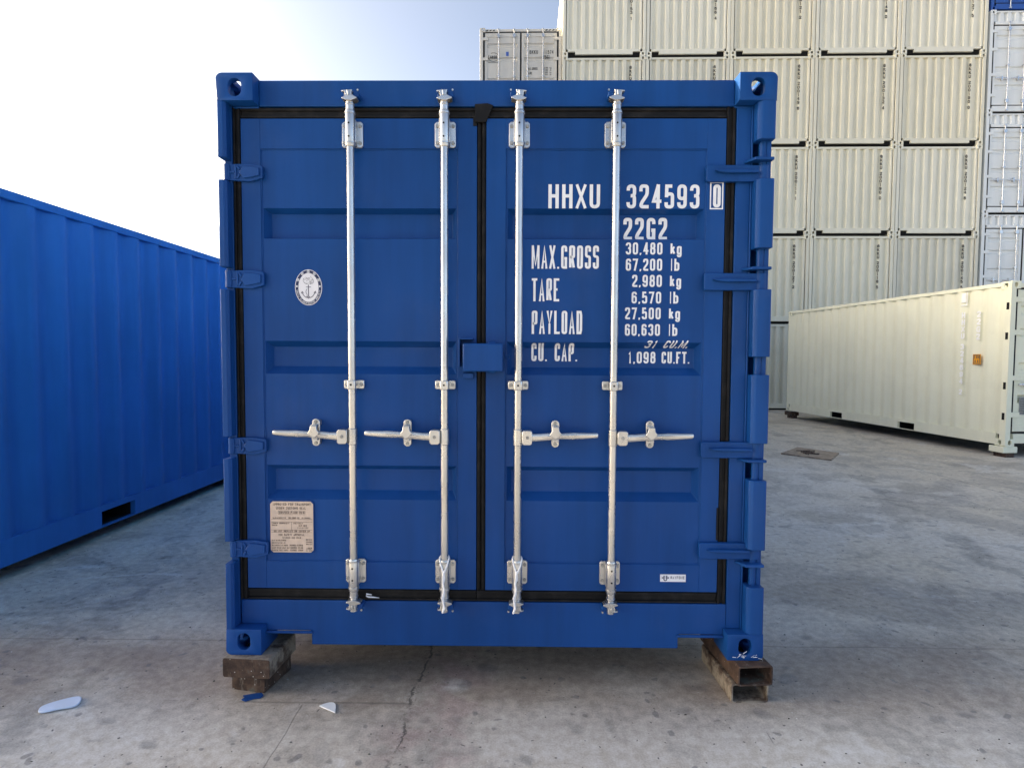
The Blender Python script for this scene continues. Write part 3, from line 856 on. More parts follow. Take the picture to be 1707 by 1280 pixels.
# ---------------- markings on the right leaf
T = Text()
T.line('HHXU', 1.457, 2.027, .106, .231, t=.142)
T.line('324593', 1.806, 2.027, .106, .325, t=.142)
T.line('0', 2.189, 2.030, .101, .034, t=.165); T.outline(2.175, 2.022, 2.234, 2.142, .0055)
T.build('serial_number', LETTER, doorR, lambda x, z: surf(x, z, 1.267, 2.161), .0012, -W2, CUTS)
T = Text()
T.line('22G2', 1.801, 1.895, .101, .199, t=.155)
T.build('size_code', LETTER, doorR, lambda x, z: surf(x, z, 1.267, 2.161), .0012, -W2, CUTS)
T = Text()
T.line('MAX.GROSS', 1.384, 1.759, .104, .302, t=.108)
T.line('TARE', 1.385, 1.613, .103, .124, t=.108)
T.line('PAYLOAD', 1.386, 1.466, .105, .228, t=.108)
T.line('CU. CAP.', 1.386, 1.343, .082, .211, t=.125)
for txt, x, z, h, w, un, ux, uw in (('30,480',1.806,1.823,.054,.164,'kg',2.006,.050),('67,200',1.807,1.751,.054,.163,'lb',2.007,.040),
        ('2,980',1.836,1.679,.054,.134,'kg',2.006,.050),('6,570',1.835,1.605,.053,.133,'lb',2.005,.040),
        ('27,500',1.806,1.534,.053,.161,'kg',2.004,.050),('60,630',1.807,1.460,.053,.158,'lb',2.003,.040)):
    T.line(txt, x, z, h, w, t=.16); T.line(un, ux, z, h, uw, t=.16)
T.line('31', 1.900, 1.405, .034, .050, t=.2, slant=.35); T.line('CU.M.', 1.985, 1.405, .034, .112, t=.2, slant=.35)
T.line('1,098', 1.832, 1.335, .054, .125, t=.16); T.line('CU.FT.', 1.985, 1.335, .054, .127, t=.16)
T.build('weight_markings', LETTER, doorR, lambda x, z: surf(x, z, 1.267, 2.161), .0012, -W2, CUTS)
# maker's sticker
st = MU(); st.box(1.983, 2.100, .0575, .0598, .335, .369); sk = st.build('sticker', DECAL, doorR)
T = Text()
T.strokes(rnd([(2.000,.364),(2.000,.341),(2.013,.341),(2.013,.364)], .0065), .0042)
T.strokes([(1.990,.354),(1.997,.354)], .005); T.strokes([(2.016,.354),(2.023,.354)], .005)
T.strokes([(2.004,.364),(2.004,.350)], .001); T.strokes([(2.009,.364),(2.009,.350)], .001)
T.build('sticker_emblem', NAVY, doorR, .0575, .0008, -W2)
T = Text(); T.line('RAYFONE', 2.030, .349, .0125, .064, t=.17); T.build('sticker_lettering', LINEART, doorR, .0575, .0008, -W2)

# ---------------- emblem on the left leaf
def ell(cx, cz, rx, rz, n=48): return [(cx+rx*math.cos(2*math.pi*k/n), cz+rz*math.sin(2*math.pi*k/n)) for k in range(n)]
ecx, ecz, erx, erz = .3735, 1.6715, .0615, .0805
mb = MU(); mb.prism(ell(ecx, ecz, erx, erz), .0655, .0668); emb = mb.build('emblem', DECAL, doorL, smooth=False)
T = Text()
T.strokes(ell(ecx, ecz, .0525, .0715), .0125, True)
T.build('emblem_ring', NAVY, doorL, .0655, .0006, -W2)
T = Text()
for a in (152, 121, 90, 59, 28):      # five written characters, each a small cluster of strokes
    cx = ecx+.0525*math.cos(R(a)); cz = ecz+.0715*math.sin(R(a)); q = .0052
    for k in range(3): T.strokes([(cx-q, cz-q+k*q), (cx+q, cz-q+k*q)], .0017)
    for k in (-1, 0, 1): T.strokes([(cx+k*q, cz-q), (cx+k*q*rng.uniform(.7, 1), cz+q)], .0017)
for a in (176, 4): T.poly([(ecx+.0525*math.cos(R(a))+.003*i, ecz+.0715*math.sin(R(a))+.004*j) for i, j in ((-1,-1),(1,-1),(1,1),(-1,1))])
txt = 'CHINA CLASSIFICATION SOCIETY'
for k, ch in enumerate(txt):
    a = R(192+156*k/(len(txt)-1)); T2 = Text(); T2.glyph(ch, -.0026, -.0042, .0052, .0084, .0014)
    ang = a+math.pi/2; cx = ecx+.0525*math.cos(a); cz = ecz+.0715*math.sin(a)
    b = len(T.v); lay = k % 6
    T.v += [(cx+x*math.cos(ang)-z*math.sin(ang), cz+x*math.sin(ang)+z*math.cos(ang), lay) for x, z, l in T2.v]
    T.f += [tuple(i+b for i in f) for f in T2.f]
T.build('emblem_lettering', LETTER, doorL, .0655, .0014, -W2)
T = Text()
AC = lambda pts, t: T.strokes([(ecx+x*.001, ecz+z*.001) for x, z in pts], t*.001)
AC([(0,-42),(0,12)], 4); AC([(-11,2),(11,2)], 2.6)
AC(rnd([(-29,-22),(-20,-42),(0,-48),(20,-42),(31,-20)], 18), 3.4)
AC([(-33,-27),(-29,-18),(-22,-25)], 3); AC([(24,-24),(32,-17),(34,-27)], 3)
AC([(-5,-40),(0,-49),(5,-40)], 4)
AC(rnd([(-6,-6),(-14,-20),(-4,-34),(-10,-44)], 8), 2.4)
for k in range(26):
    a = rng.uniform(0, 6.28); r = rng.uniform(.15, 1)**.5
    x0, z0 = 22*r*math.cos(a), 30+16*r*math.sin(a)
    AC(rnd([(x0, z0), (x0+rng.uniform(-7,7), z0+rng.uniform(-6,6)), (x0+rng.uniform(-9,9), z0+rng.uniform(-7,7))], 4), rng.uniform(.6, 1.3))
AC(rnd([(-20,42),(-26,30),(-12,14),(0,20),(16,14),(26,28),(14,46)], 9), 1.4)
T.build('emblem_anchor', LINEART, doorL, .0655, .0006, -W2)

# ---------------- data plate on the left leaf
px0, px1, pz0, pz1 = .186, .385, .455, .693
def chamf(x0, x1, z0, z1, c): return [(x0+c,z0),(x1-c,z0),(x1,z0+c),(x1,z1-c),(x1-c,z1),(x0+c,z1),(x0,z1-c),(x0,z0+c)]
mb = MU(); mb.prism(chamf(px0-.004, px1+.004, pz0-.004, pz1+.004, .012), .062, .0668); mb.build('plate_bracket', BLUE, doorL, .001)
mb = MU(); mb.prism(chamf(px0, px1, pz0, pz1, .012), .0602, .0618); mb.build('data_plate', PLATE, doorL, .0006, segs=1)
T = Text()
xm = (px0+px1)/2
T.line('APPROVED FOR TRANSPORT', px0+.012, .674, .011, .176, t=.16)
T.line('UNDER CUSTOMS SEAL', px0+.028, .656, .011, .138, t=.15)
T.line('CHN/CCS-P1450-2019', px0+.042, .636, .011, .116, t=.17); T.outline(px0+.038, .632, px0+.162, .650, .0009)
T.line('MANUFACTURERS TYPE', px0+.012, .613, .0065, .062, t=.2); T.line('HH-20GP-02', px0+.085, .613, .007, .05, t=.22); T.line('NO 324593', px0+.145, .613, .0065, .04, t=.2)
for z in (.610, .598, .560, .549): T.strokes([(px0+.004, z), (px1-.004, z)], .0012)
T.strokes([(px0+.098, .598), (px0+.098, .560)], .001)
T.line('TIMBER COMPONENT', px0+.006, .588, .007, .082, t=.2); T.line('IM/BASILEUM', px0+.006, .579, .006, .026, t=.24)
T.line('TREATMENT', px0+.106, .588, .006, .046, t=.2); T.line('DATE 2019', px0+.132, .577, .0075, .036, t=.3); T.line('FUMIGATED', px0+.126, .568, .005, .05, t=.2)
T.line('DO NOT REPAINT OR COVER UP', px0+.016, .5505, .0078, .168, t=.2)
T.line('CSC SAFETY APPROVAL', px0+.038, .533, .010, .120, t=.16); T.line('CN/CCS-182-2019', px0+.056, .520, .008, .085, t=.18)
for k, (w, q) in enumerate((('DATE MANUFACTURED', .066), ('IDENTIFICATION NO', .062), ('MAX OPERATING GROSS', .074), ('ALLOW STACK LOAD 18G', .078), ('RACKING TEST FORCE', .076))):
    T.line(w, px0+.006, .508-.0115*k, .0065, q, t=.24)
    if k > 1: T.line(('30480KG 67200LB', '216000KG 476190', '15240KG 33600')[k-2], px0+.088, .508-.0115*k, .0075, .062, t=.24)
for k in range(3): T.line(('05/2019', '324593', 'HH-CN')[k], px0+.165, .512-.0105*k, .0065, .028, t=.24)
T.line('ACEP', px0+.166, .470, .009, .026, t=.24); T.line('CN CCS', px0+.164, .461, .006, .028, t=.24)
T.build('plate_lettering', BRONZE, doorL, .0602, .0005, -W2)

# paint scrapes on the lower right casting and the block
T = Text()
for k in range(14):
    x = rng.uniform(2.295, 2.425); z = rng.uniform(.004, .022)+.012*rng.random()
    T.strokes([(x, z), (x+rng.uniform(.006, .02), z+rng.uniform(-.004, .012))], rng.uniform(.0012, .0028))
T.build('paint_scrape', LETTER, main, 0.0, .001, -W2)

# ---------------- white cords tied on the middle bars
def cord(x, sway, label):
    o = empty('cord_tie', (x+MX-W2, MY, MZ)); tag(o, label, 'cord tie', 'white cords hanging on the lower bar brackets')
    yb = BY-.028
    loop = []
    for k in range(17):
        t = math.pi*(k/16)
        loop.append((-.021*math.cos(t)*1.0, .004+.03*math.sin(t), .452+.010*math.sin(t)))
    P = [(-.001+sway*.2, yb, .398), (-.014, yb+.006, .425)] + loop + [(.014, yb+.006, .425), (.003+sway*.2, yb-.002, .396)]
    mb = MB(); mb.tube(P, .0042, 8); mb.build('loop', CORD, o)
    mb = MB()
    P = [(sway*.2, yb-.003, .404)]+[(sway*(.25+.75*k/8)+.0025*math.sin(k*2.1), yb-.003-.002*math.sin(k), .39-.022*k) for k in range(9)]
    mb.tube(P, [.0062]+[.0055+.0012*math.sin(k*1.7) for k in range(8)]+[.004], 8)
    P2 = [(q[0]+.004*math.cos(i*1.6), q[1]-.004, q[2]) for i, q in enumerate(P)]
    mb.tube(P2, .0036, 6)
    mb.build('tail', CORD, o)
    return o
cord(.997, -.002, 'white cord loop tied round the second bar from left, hanging straight down')
cord(1.326, -.014, 'white cord tied round the third bar, longer tail slanting left')

# ---------------- steel tube blocks under the corners
def tube_block(name, x, y, z, w, h, L, rz, label, closed=False, th=.007, front=RUST, seed=0):
    o = empty(name, (x, y, z), rz); tag(o, label, 'steel block', 'rusty steel tubes under the main container')
    mb = MB()
    def ring(w_, h_, r):
        return rnd([(-w_/2, 0+(h-h_)/2), (w_/2, (h-h_)/2), (w_/2, h-(h-h_)/2), (-w_/2, h-(h-h_)/2)], r, True)
    A = ring(w, h, .012); B = ring(w-2*th, h-2*th, .008); n = len(A)
    V = [(p[0], 0, p[1]) for p in A]+[(p[0], L, p[1]) for p in A]+[(p[0], 0, p[1]) for p in B]+[(p[0], L, p[1]) for p in B]
    F = []
    for i in range(n):
        j = (i+1) % n
        F += [(i, j, n+j, n+i), (2*n+i, 2*n+j, 3*n+j, 3*n+i), (i, j, 2*n+j, 2*n+i), (n+i, n+j, 3*n+j, 3*n+i)]
    mb.add(V, F); mb.build('tube_wall', front, o)
    if closed:
        mb = MB(); mb.prism(ring(w-.002, h-.002, .011), -.004, -.0005); mb.build('end_plate', RUST, o, .002)
    return o
tube_block('steel_block', -1.236, 2.556, 0, .172, .088, .20, R(-11), 'rusty closed-end tube under left corner, lower of its pair on the ground', True)
tube_block('steel_block', -1.222, 2.508, .089, .222, .0886, .25, R(-4), 'wide rusty closed-end tube touching the left corner casting, upper of its pair', True, front=SCRAPED)
tube_block('steel_block', 1.041, 2.512, 0, .168, .088, .36, R(3), 'open-ended scraped steel tube under right corner, lower of its pair on the ground', False, front=SCRAPED)
tube_block('steel_block', 1.056, 2.492, .089, .158, .0886, .42, R(5), 'open-ended dark steel tube touching the right corner casting, upper of its pair', False)
tube_block('steel_block', -1.20, 8.20, 0, .2, .176, .3, 0, 'rusty steel tube under the rear left corner of the main container', True)
tube_block('steel_block', .98, 8.20, 0, .2, .176, .3, 0, 'rusty steel tube under the rear right corner of the main container', True)

# =================================================================== GENERIC CONTAINERS
def side_box(name, x, y, z, rz, mat, Hh, Lc, label, group=None, front='wall'):
    r = empty(name, (x, y, z), rz); tag(r, label, 'shipping container', group)
    castings(r, Hh, Lc, mat)
    frame(r, mat, Hh, Lc)
    for sx in (-1, 1): side_panel(r, mat, Hh, Lc, sx)
    end_panel(r, mat, Hh, Lc-.02, -1, .2, Hh-.09)
    shell(r, mat, Hh, Lc)
    if front == 'wall':
        mb = MB(); mb.box(-1.06, 1.06, .02, .09, Hh-.105, Hh-.045); mb.build('top_rail', mat, r, .004)
        mb = MB(); mb.prism([(-1.06,.20),(-1.06,.135),(-.84,.135),(-.84,.055),(.84,.055),(.84,.135),(1.06,.135),(1.06,.20)], .02, .08)
        mb.build('bottom_rail', mat, r, .004)
        end_panel(r, mat, Hh, .03, 1, .2, Hh-.10, 'end_panel')
    return r
def dark_gap(r):
    mb = MB(); mb.box(-1.07, 1.07, .085, .12, .015, .19); mb.build('gap_shade_bar', DARK, r)  # black bar painted in for the deep shade between stacked tiers

def far_doors(r, mat, Hh, header=0.0, ink=INK, bars=True, lab=True):
    """door end for the containers further off"""
    zt = Hh-.13-header
    mb = MB(); mb.box(-1.06, 1.06, .02, .09, zt+.03, Hh-.03 if not header else zt+.11); mb.build('door_header', mat, r, .004)
    mb = MB(); mb.box(-1.06, 1.06, .02, .09, .05, .20); mb.build('door_sill', mat, r, .004)
    if header: mb = MB(); mb.box(-1.06, 1.06, .02, .09, Hh-.06, Hh-.02); mb.build('top_rail', mat, r, .004)
    if header: end_panel(r, mat, Hh, .03, 1, zt+.11, Hh-.06, 'header_panel', .22)
    z0, z1 = .235, zt
    bars_z = [z0+(z1-z0)*k for k in (.86, .70, .46, .23)]
    for s in (-1, 1):
        x0, x1 = sorted((s*.025, s*1.075))
        mb = MB(); a, b = x0+.075, x1-.075; c0, c1 = z0+.11, z1-.11
        for q in ((x0,a,z0,z1),(b,x1,z0,z1),(a,b,c1,z1),(a,b,z0,c0)): mb.box(q[0], q[1], .04, .09, q[2], q[3])
        bands = [(z+.07, .03, .03, z-.07) for z in bars_z if c0+.08 < z < c1-.08]
        panel_sheet(mb, a, b, c0, c1, bands, .055, .04, .006, .03)
        d = mb.build('door', mat, r, .004)
        mb = MB()
        mb.box(x0, x1, .046, .085, z1+.0005, z1+.03); mb.box(x0, x1, .046, .085, z0-.03, z0-.0005)
        xo = s*1.0755; xp = s*1.115
        mb.box(min(xo,xp), max(xo,xp), .03, .085, z0-.03, z1+.03)
        xo, xp = s*.001, s*.0245
        mb.box(min(xo,xp), max(xo,xp), .046, .085, z0, z1)
        mb.build('gasket', RUBBER, d)
        for zz in (.12, .38, .70, .93):
            zc = z0+(z1-z0)*zz; q0, q1 = sorted((s*.98, s*1.16))
            mb = MB(); mb.box(q0, q1, .010, .0398, zc-.04, zc+.04); mb.build('hinge', mat, d, .003)
    if bars:
        for xb in (-.66, -.20, .20, .66):
            mb = MB(); mb.tube([(xb,.012,.10),(xb,.012,zt+.10)], .018, 10)
            bar = mb.build('locking_bar', ZINC, r)
            for zc in (z0+.10, z1-.09): mb = MB(); mb.box(xb-.045, xb+.045, -.008, .0398, zc-.05, zc+.05); mb.build('bar_bracket', ZINC, bar, .004)
            for zc in (.085, zt+.09): mb = MB(); mb.box(xb-.03, xb+.03, -.006, .03, zc-.022, zc+.022); mb.build('cam', ZINC, bar, .004)
            zc = (z0+z1)/2; mb = MB(); mb.box(xb-.045, xb+.045, .0, .0398, zc-.02, zc+.02); mb.build('bar_guide', ZINC, bar, .004)
            sg = -1 if xb < 0 else 1
            mb = MB(); zc = z0+(z1-z0)*.33
            mb.loft([(xb+sg*.02,.008,zc,.012,.022),(xb+sg*.15,.004,zc+.004,.01,.018),(xb+sg*.36,.006,zc+.008,.01,.012)], 8)
            mb.box(xb+sg*.17-.018, xb+sg*.17+.018, -.012, .039, zc-.055, zc+.065)
            mb.build('handle', ZINC, bar)

# ---- blue container along the left edge (side on)
LXR, LROT = -3.5104, -.0112
ly = 2.883
lc = side_box('shipping_container', LXR-W2+.0223, ly, .079, LROT, BLUE_SIDE, 2.591, 6.058,
              'blue container at left edge, its long corrugated side facing the gap')
far_doors(lc, BLUE_SIDE, 2.591)
for k, (dx, dy) in enumerate(((-1.10, .05), (1.02, .05), (-1.10, 5.85), (1.02, 5.85))):
    mb = MB(); mb.box(-.09, .09, 0, .2, 0, .0785)
    b = mb.build('wooden_block', RUST, None, .004, loc=(lc.location.x+dx, ly+dy-.05, 0))
    tag(b, ('low dark block under the %s of the left blue container' % ('near outer corner', 'near inner corner', 'far outer corner', 'far inner corner')[k]), 'block', 'blocks under the left blue container')
# unseen blue boxes added around it to shade the yard, hidden from the camera
side_box('shipping_container', MX+.01, 8.78, 0, 0, BLUE_SIDE, 2.591, 6.058, 'unseen blue container added for shade, end to end behind the main one')
side_box('shipping_container', LXR-W2+.05, ly+6.12, 0, LROT, BLUE_SIDE, 2.591, 6.058, 'unseen blue container added for shade, end to end behind the left one')
side_box('shipping_container', -6.62-W2, 2.62, 0, LROT, BLUE_SIDE, 2.591, 6.058, 'unseen blue container added for shade, outer row beyond the left container')
side_box('shipping_container', MX+.01, 8.79, 2.5915, 0, BLUE_SIDE, 2.591, 6.058, 'unseen blue container added for shade, on top of the one behind the main container')
for r_ in range(2):
    for z_ in range(3):
        b = side_box('shipping_container', LXR-W2+.05, 13.5+r_*6.3, z_*2.5915, LROT, BLUE_SIDE, 2.591, 6.058,
                     'unseen blue container added for shade, %s stack beyond the left one, %s tier' % (('nearer', 'farther')[r_], ('bottom', 'middle', 'top')[z_]),
                     'unseen blue containers added for shade beyond the left one')

# ---- cream container on the right
RR = .10454
rx0, ry0, rz0 = 7.6314, 9.0422, .1717
cr = side_box('shipping_container', rx0+math.cos(RR)*W2, ry0+math.sin(RR)*W2, rz0, RR, CREAM, 2.591, 6.058,
              'cream container at right, long ribbed side with white vertical number and orange label', front='doors')
far_doors(cr, CREAM, 2.591)
XS = -W2+.008
def side_surf(): return 0.0
T = Text()   # stacked upright letters; x axis = +y local, viewed from -x so mirrored: draw with x decreasing
def stack_text(T, s, yc, z, w, h, step, t, sgn=-1):
    for ch in s:
        if ch != ' ':
            b = len(T.v); T.glyph(ch, -w/2, z-h, w, h, t)
            for i in range(b, len(T.v)):
                x_, z_, l_ = T.v[i]; T.v[i] = (yc+sgn*x_, z_, l_)
        z -= step if ch != ' ' else step*.55
    return z
stack_text(T, 'HHXU 324694', .845, 2.165, .070, .098, .117, .026)
stack_text(T, '2', .845, .86, .066, .094, .1, .025)
T.build('serial_number', CREAMLET, cr, lambda a, z: 0.0, .003, side=-W2+.010); T = Text()
stack_text(T, '22G2', .555, 2.165, .074, .103, .123, .026)
T.build('size_code', CREAMLET, cr, lambda a, z: 0.0, .003, side=-W2+.010); T = Text()
T.poly([(.845+.05, 2.49), (.845-.035, 2.49), (.845-.035, 2.33), (.845+.05, 2.33)])
T.strokes([(.79, 2.50), (.79, 2.285), (.90, 2.285)], .02)
T.build('owner_mark', CREAMLET, cr, lambda a, z: 0.0, .003, side=-W2+.010)
mb = MB(); mb.box(-W2+.003, -W2+.0075, .485, .63, 1.285, 1.455); ol = mb.build('warning_label', ORANGE, cr, .001)
T = Text(); T.outline(.495, 1.295, .62, 1.445, .012)
for k, w in enumerate(('CAU', 'TION')):
    pass
tt = Text(); tt.line('2.6M', 0, 1.385, .045, .10, t=.2); tt.line('8.6', .015, 1.315, .045, .07, t=.2)
b = len(T.v); T.v += [(.61-x, z, l) for x, z, l in tt.v]; T.f += [tuple(i+b for i in f) for f in tt.f]
T.build('label_lettering', BRONZE, ol, lambda a, z: 0.0, .001, side=-W2+.003)
for z in (2.205, 1.738, .958, .476):   # small dark hinge notches seen at the corner post
    mb = MB(); mb.box(-W2+.0015, -W2+.003, .03, .075, z-.055, z+.055); mb.build('post_notch', DARK, cr)
mb = MB(); mb.box(-.95, -.72, .048, .0545, .50, .78); dp = mb.build('data_plate', plain('grey_data_plate', (.25, .26, .25), .5, .2), cr)
T = Text()
for k in range(9): T.strokes([(-.94, .755-.028*k), (-.94+rng.uniform(.1, .2), .755-.028*k)], .007)
T.build('plate_lettering', INK, cr, .048, .001)
def dunnage(x, y, rz, label, dark):
    o = empty('support_block', (x, y, 0), rz); tag(o, label, 'support block', 'blocks under the cream container')
    mb = MB(); mb.box(-.05, .10, -.05, .16, 0, .07); mb.build('lower_beam', RUST, o, .006)
    mb = MB(); mb.box(-.115, .135, -.07, .18, .072, .171); mb.build('upper_beam', dark, o, .01)
ca, sa = math.cos(RR), math.sin(RR)
for nm, (u, v), dk in (('near left corner of the cream container, pale and chipped', (.09, .07), CREAM), ('far left corner of the cream container, dark', (.09, 5.90), RUST),
                 ('near right corner of the cream container', (2.30, .07), RUST), ('far right corner of the cream container', (2.30, 5.90), RUST)):
    dunnage(rx0+ca*u-sa*v, ry0+sa*u+ca*v, RR, 'two stacked beam offcuts under '+nm, dk)

# ---- tall wall of beige containers
SX, SY, SR, SP = 1.2150, 17.2736, -.01163, 2.4472
cs, sn = math.cos(SR), math.sin(SR)
def spos(u, d=0): return (SX+cs*u-sn*d, SY+sn*u+cs*d)
CODE = {(4,0):'200153 1',(4,1):'200166 4',(4,2):'200121 2',(4,3):'200148 0',(4,4):'200137 5',
        (3,0):'200172 8',(3,1):'200109 3',(3,2):'200149 6',(3,3):'200132 4',(3,4):'200190 0',
        (2,0):'200117 7',(2,1):'200163 5',(2,2):'200111 1',(2,3):'200190 0',(2,4):'200124 6',
        (1,0):'200178 2',(1,1):'200156 9',(1,2):'200127 2',(1,3):'200118 5',(1,4):'200145 5',
        (0,0):'200103 4',(0,1):'200181 7',(0,2):'200139 3',(0,3):'200126 0',(0,4):'200151 8'}
proto = None
rows = ('bottom', 'second', 'middle', 'fourth', 'top'); cols = ('leftmost', 'second', 'third', 'fourth', 'rightmost')
for k in range(5):
    for i in range(5):
        x, y = spos(SP*i+W2+.004+rng.uniform(-.004, .004), rng.uniform(-.012, .012))
        lab = 'beige container in the tall wall, %s tier from ground, %s column' % (rows[k], cols[i])
        if proto is None:
            c = proto = side_box('shipping_container', x, y, 2.5915*k, SR, BEIGE, 2.591, 6.058, lab, 'beige containers stacked in a tall wall')
            dark_gap(c)
        else:
            c = copy_tree(proto); c.location = (x, y, 2.5915*k)
        tag(c, lab, 'shipping container', 'beige containers stacked in a tall wall')
        v = rng.randrange(4)
        if v < 3 and c is not proto:
            for ch in kids(c):
                if ch.type == 'MESH' and ch.material_slots and ch.material_slots[0].material == BEIGE:
                    ch.material_slots[0].link = 'OBJECT'; ch.material_slots[0].material = BEIGES[v]
for c in [o for o in bpy.data.objects if o.parent is None and o.get('group') == 'beige containers stacked in a tall wall']:
    k = round(c.location.z/2.5915)
    i = round(((c.location.x-SX)/cs-W2)/SP)
    T = Text(); z = 2.31
    xo = 1.975-W2
    for ch in 'BKKU '+CODE[(k, i)]:
        if ch != ' ': T.glyph(ch, xo-.006, z-.088, .066, .090, .021)
        z -= .108 if ch != ' ' else .06
    T.build('lettering', INK, c, .030, .003)

# ---- grey stack left of the wall, door end on
gx, gy = spos(-2.456+W2+.02, .16)
hs = (2.591, 2.896, 2.896, 2.896); z = 0
for k, h in enumerate(hs):
    c = side_box('shipping_container', gx, gy, z, SR, GREYP, h, 6.058,
        ('grey container with closed doors on top of the stack left of the beige wall' if k == 3 else 'grey container in the stack left of the beige wall, %s tier' % ('bottom', 'second', 'third')[k]),
        'grey containers stacked beside the beige wall', front='doors')
    far_doors(c, GREYP, h)
    if k >= 2:
        zt = h
        T = Text()
        T.line('BKKU', .26, zt-.735, .105, .25, t=.15); T.line('111574', .66, zt-.735, .105, .31, t=.15); T.line('3', 1.04, zt-.735, .105, .05, t=.15)
        T.build('serial_number', INK, c, .055, .004); T = Text()
        T.line('25G1', .66, zt-.88, .105, .21, t=.15)
        T.build('size_code', INK, c, .055, .004); T = Text()
        T.line('MAX.GROSS', .21, zt-1.20, .075, .29, t=.15); T.line('TARE', .21, zt-1.33, .075, .13, t=.15)
        for q, (a, b_) in enumerate((('30,480', 'kg'), ('67,200', 'lb'), ('2,380', 'kg'), ('5,250', 'lb'))):
            T.line(a, .66, zt-1.165-.065*q, .045, .15, t=.16); T.line(b_, .86, zt-1.165-.065*q, .045, .05, t=.16)
        T.build('weight_markings', INK, c, .055, .004); T = Text()
        T.line('GBSK', -.91, zt-.86, .085, .2, t=.18)
        for a0, a1 in ((150, 350), (20, 120)):
            pts = [(-.81+.155*math.cos(R(a0+(a1-a0)*q/14)), zt-.82+.125*math.sin(R(a0+(a1-a0)*q/14))) for q in range(15)]
            T.strokes(pts, .014)
        T.strokes([(-.97, zt-.98), (-.68, zt-.98)], .012)
        T.build('owner_mark', INK, c, .055, .004)
        mb = MB(); mb.box(-.44, -.36, .046, .0545, zt-.79, zt-.67); mb.build('label', BLUELAB, c)
        for s in (-1, 1):
            for q in range(4):
                x0 = s*.93+(q-1.7)*.10*1.0
                mb = MB(); mb.prism([(x0-.045, h-.085), (x0+.005, h-.085), (x0+.045, h-.045), (x0-.005, h-.045)], .017, .0195); mb.build('hazard_stripe', INK, c)
    z += h+.0005

# ---- white stack at the far right with one blue container on top
wx, wy = spos(12.315+W2, .02)
wp = None
for k in range(4):
    lab = 'white container with doors in the far right stack, %s tier' % ('bottom', 'second', 'third', 'top white')[k]
    if wp is None:
        wp = c = side_box('shipping_container', wx, wy, 0, SR, WHITEP, 2.896, 6.058, lab, 'white containers stacked at the far right', front='doors')
        far_doors(c, WHITEP, 2.896, .30); dark_gap(c)
    else:
        c = copy_tree(wp); c.location.z = 2.8965*k
    tag(c, lab, 'shipping container', 'white containers stacked at the far right')
bt = side_box('shipping_container', wx+.02, wy+.03, 2.8965*4, SR, SKYBLUE, 2.591, 6.058, 'bright blue container with pale locking bars on top of the white stack', front='doors')
far_doors(bt, SKYBLUE, 2.591)

# =================================================================== SMALL THINGS ON THE GROUND
def slab_from(name, pts, z0, z1, mat, label, cat, bev=.002):
    mb = MB(); cx = sum(p[0] for p in pts)/len(pts); cy = sum(p[1] for p in pts)/len(pts)
    mb.prism([(p[0]-cx, p[1]-cy) for p in pts], z0, z1, 'xy')
    o = mb.build(name, mat, None, bev, loc=(cx, cy, 0)); return tag(o, label, cat)
pl = slab_from('steel_plate', [(4.232,9.236),(4.73,8.665),(5.19,9.29),(4.80,9.87)], .002, .022, WOODP,
          'brown rectangular plate lying flat on the concrete before the cream container', 'steel plate', .002)
mb = MB()
for k in range(9):
    mb.tube([(-.25+rng.uniform(0, .5), -.2+rng.uniform(0, .4), .022), (-.2+rng.uniform(0, .45), -.2+rng.uniform(0, .4), .0235)], .012, 5)
mb.build('plate_mark', RUST, pl)
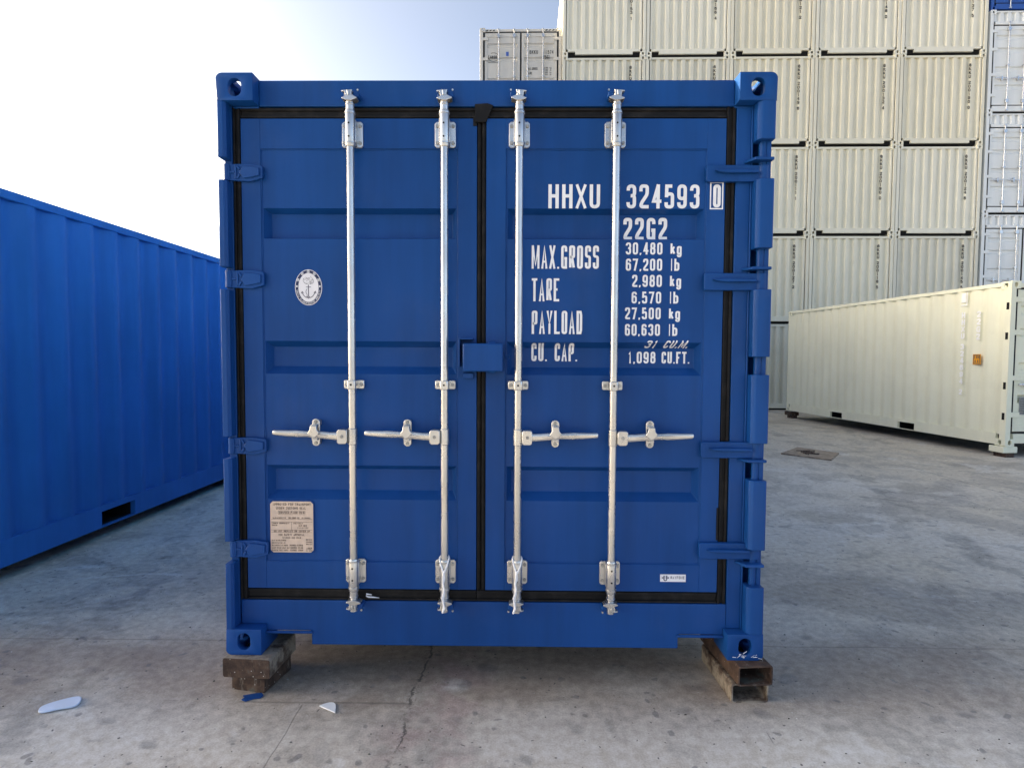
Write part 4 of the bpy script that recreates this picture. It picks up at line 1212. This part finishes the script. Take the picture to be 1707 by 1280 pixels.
# insole-like white foam piece
A, B = Vector((-2.062, 2.388)), Vector((-1.945, 2.452))
ax = (B-A).normalized(); nx = Vector((-ax.y, ax.x)); Ls = (B-A).length
prof = []
for k in range(40):
    t = 2*math.pi*k/40; s_ = .5-.5*math.cos(t)
    wdt = 1.45*(.026+.012*s_-.010*math.sin(math.pi*s_)**2*(1 if math.sin(t) < 0 else .2))
    e = math.sin(t); prof.append(A+ax*(Ls*(-.06+1.12*s_))+nx*(wdt*math.copysign(abs(e)**.62, e)))
slab_from('foam_insole', [(p.x, p.y) for p in prof], .003, .012, FOAM, 'pale foam insole shape lying on the concrete at lower left', 'insole', .003)
h0 = Vector((-.870, 2.441)); h1 = Vector((-.785, 2.395)); hd = (h1-h0); hn = Vector((-hd.y, hd.x)).normalized()
if hn.y < 0: hn = -hn
pts = [h0+hd*(k/14)+hn*(.047*math.sin(math.pi*(k/14)**.75)) for k in range(15)]
slab_from('foam_scrap', [(p.x, p.y) for p in pts], .002, .008, PAPER, 'white half-moon scrap on the concrete in front of the left blocks', 'scrap', .001)
fl = [(-1.243,2.512),(-1.20,2.53),(-1.165,2.535),(-1.150,2.515),(-1.155,2.496),(-1.18,2.492),(-1.212,2.470),(-1.235,2.482),(-1.228,2.498)]
slab_from('paint_flake', fl, .002, .006, BLUE, 'torn blue paint flake on the ground before the left blocks', 'paint flake', .001)
# loose grit, chips and leaf crumbs: nobody could count them
mb = MB()
for k in range(900):
    y = 1.35+rng.random()**1.6*6.5; x = rng.uniform(-1.15, 1.15)*y*1.05
    r = rng.uniform(.002, .0065)*(1+.5*(rng.random() > .93))
    n = rng.choice((4, 5, 6)); a0 = rng.uniform(0, 6); st_ = rng.uniform(.4, 1)
    base = [(x+r*math.cos(a0+6.283*i/n)*rng.uniform(.7, 1.2), y+r*st_*math.sin(a0+6.283*i/n)*rng.uniform(.7, 1.2)) for i in range(n)]
    h_ = r*rng.uniform(.3, .9)
    mb.add([(p[0], p[1], .0008) for p in base]+[(x+(p[0]-x)*.6, y+(p[1]-y)*.6, h_) for p in base],
           [tuple(range(n, 2*n))]+[(i, (i+1) % n, n+(i+1) % n, n+i) for i in range(n)])
t = NT('grit')
gcol = t.mix(t.ramp(t.noise(8, 2, .5, t.raw), .42, .5), (.04, .035, .03), (.2, .19, .17))
gcol = t.mix(t.ramp(t.noise(11, 2, .5, t.raw), .62, .66), gcol, (.65, .65, .62))
gr = mb.build('ground_grit', t.out(gcol, .8), None, smooth=False); tag(gr, kind='stuff')
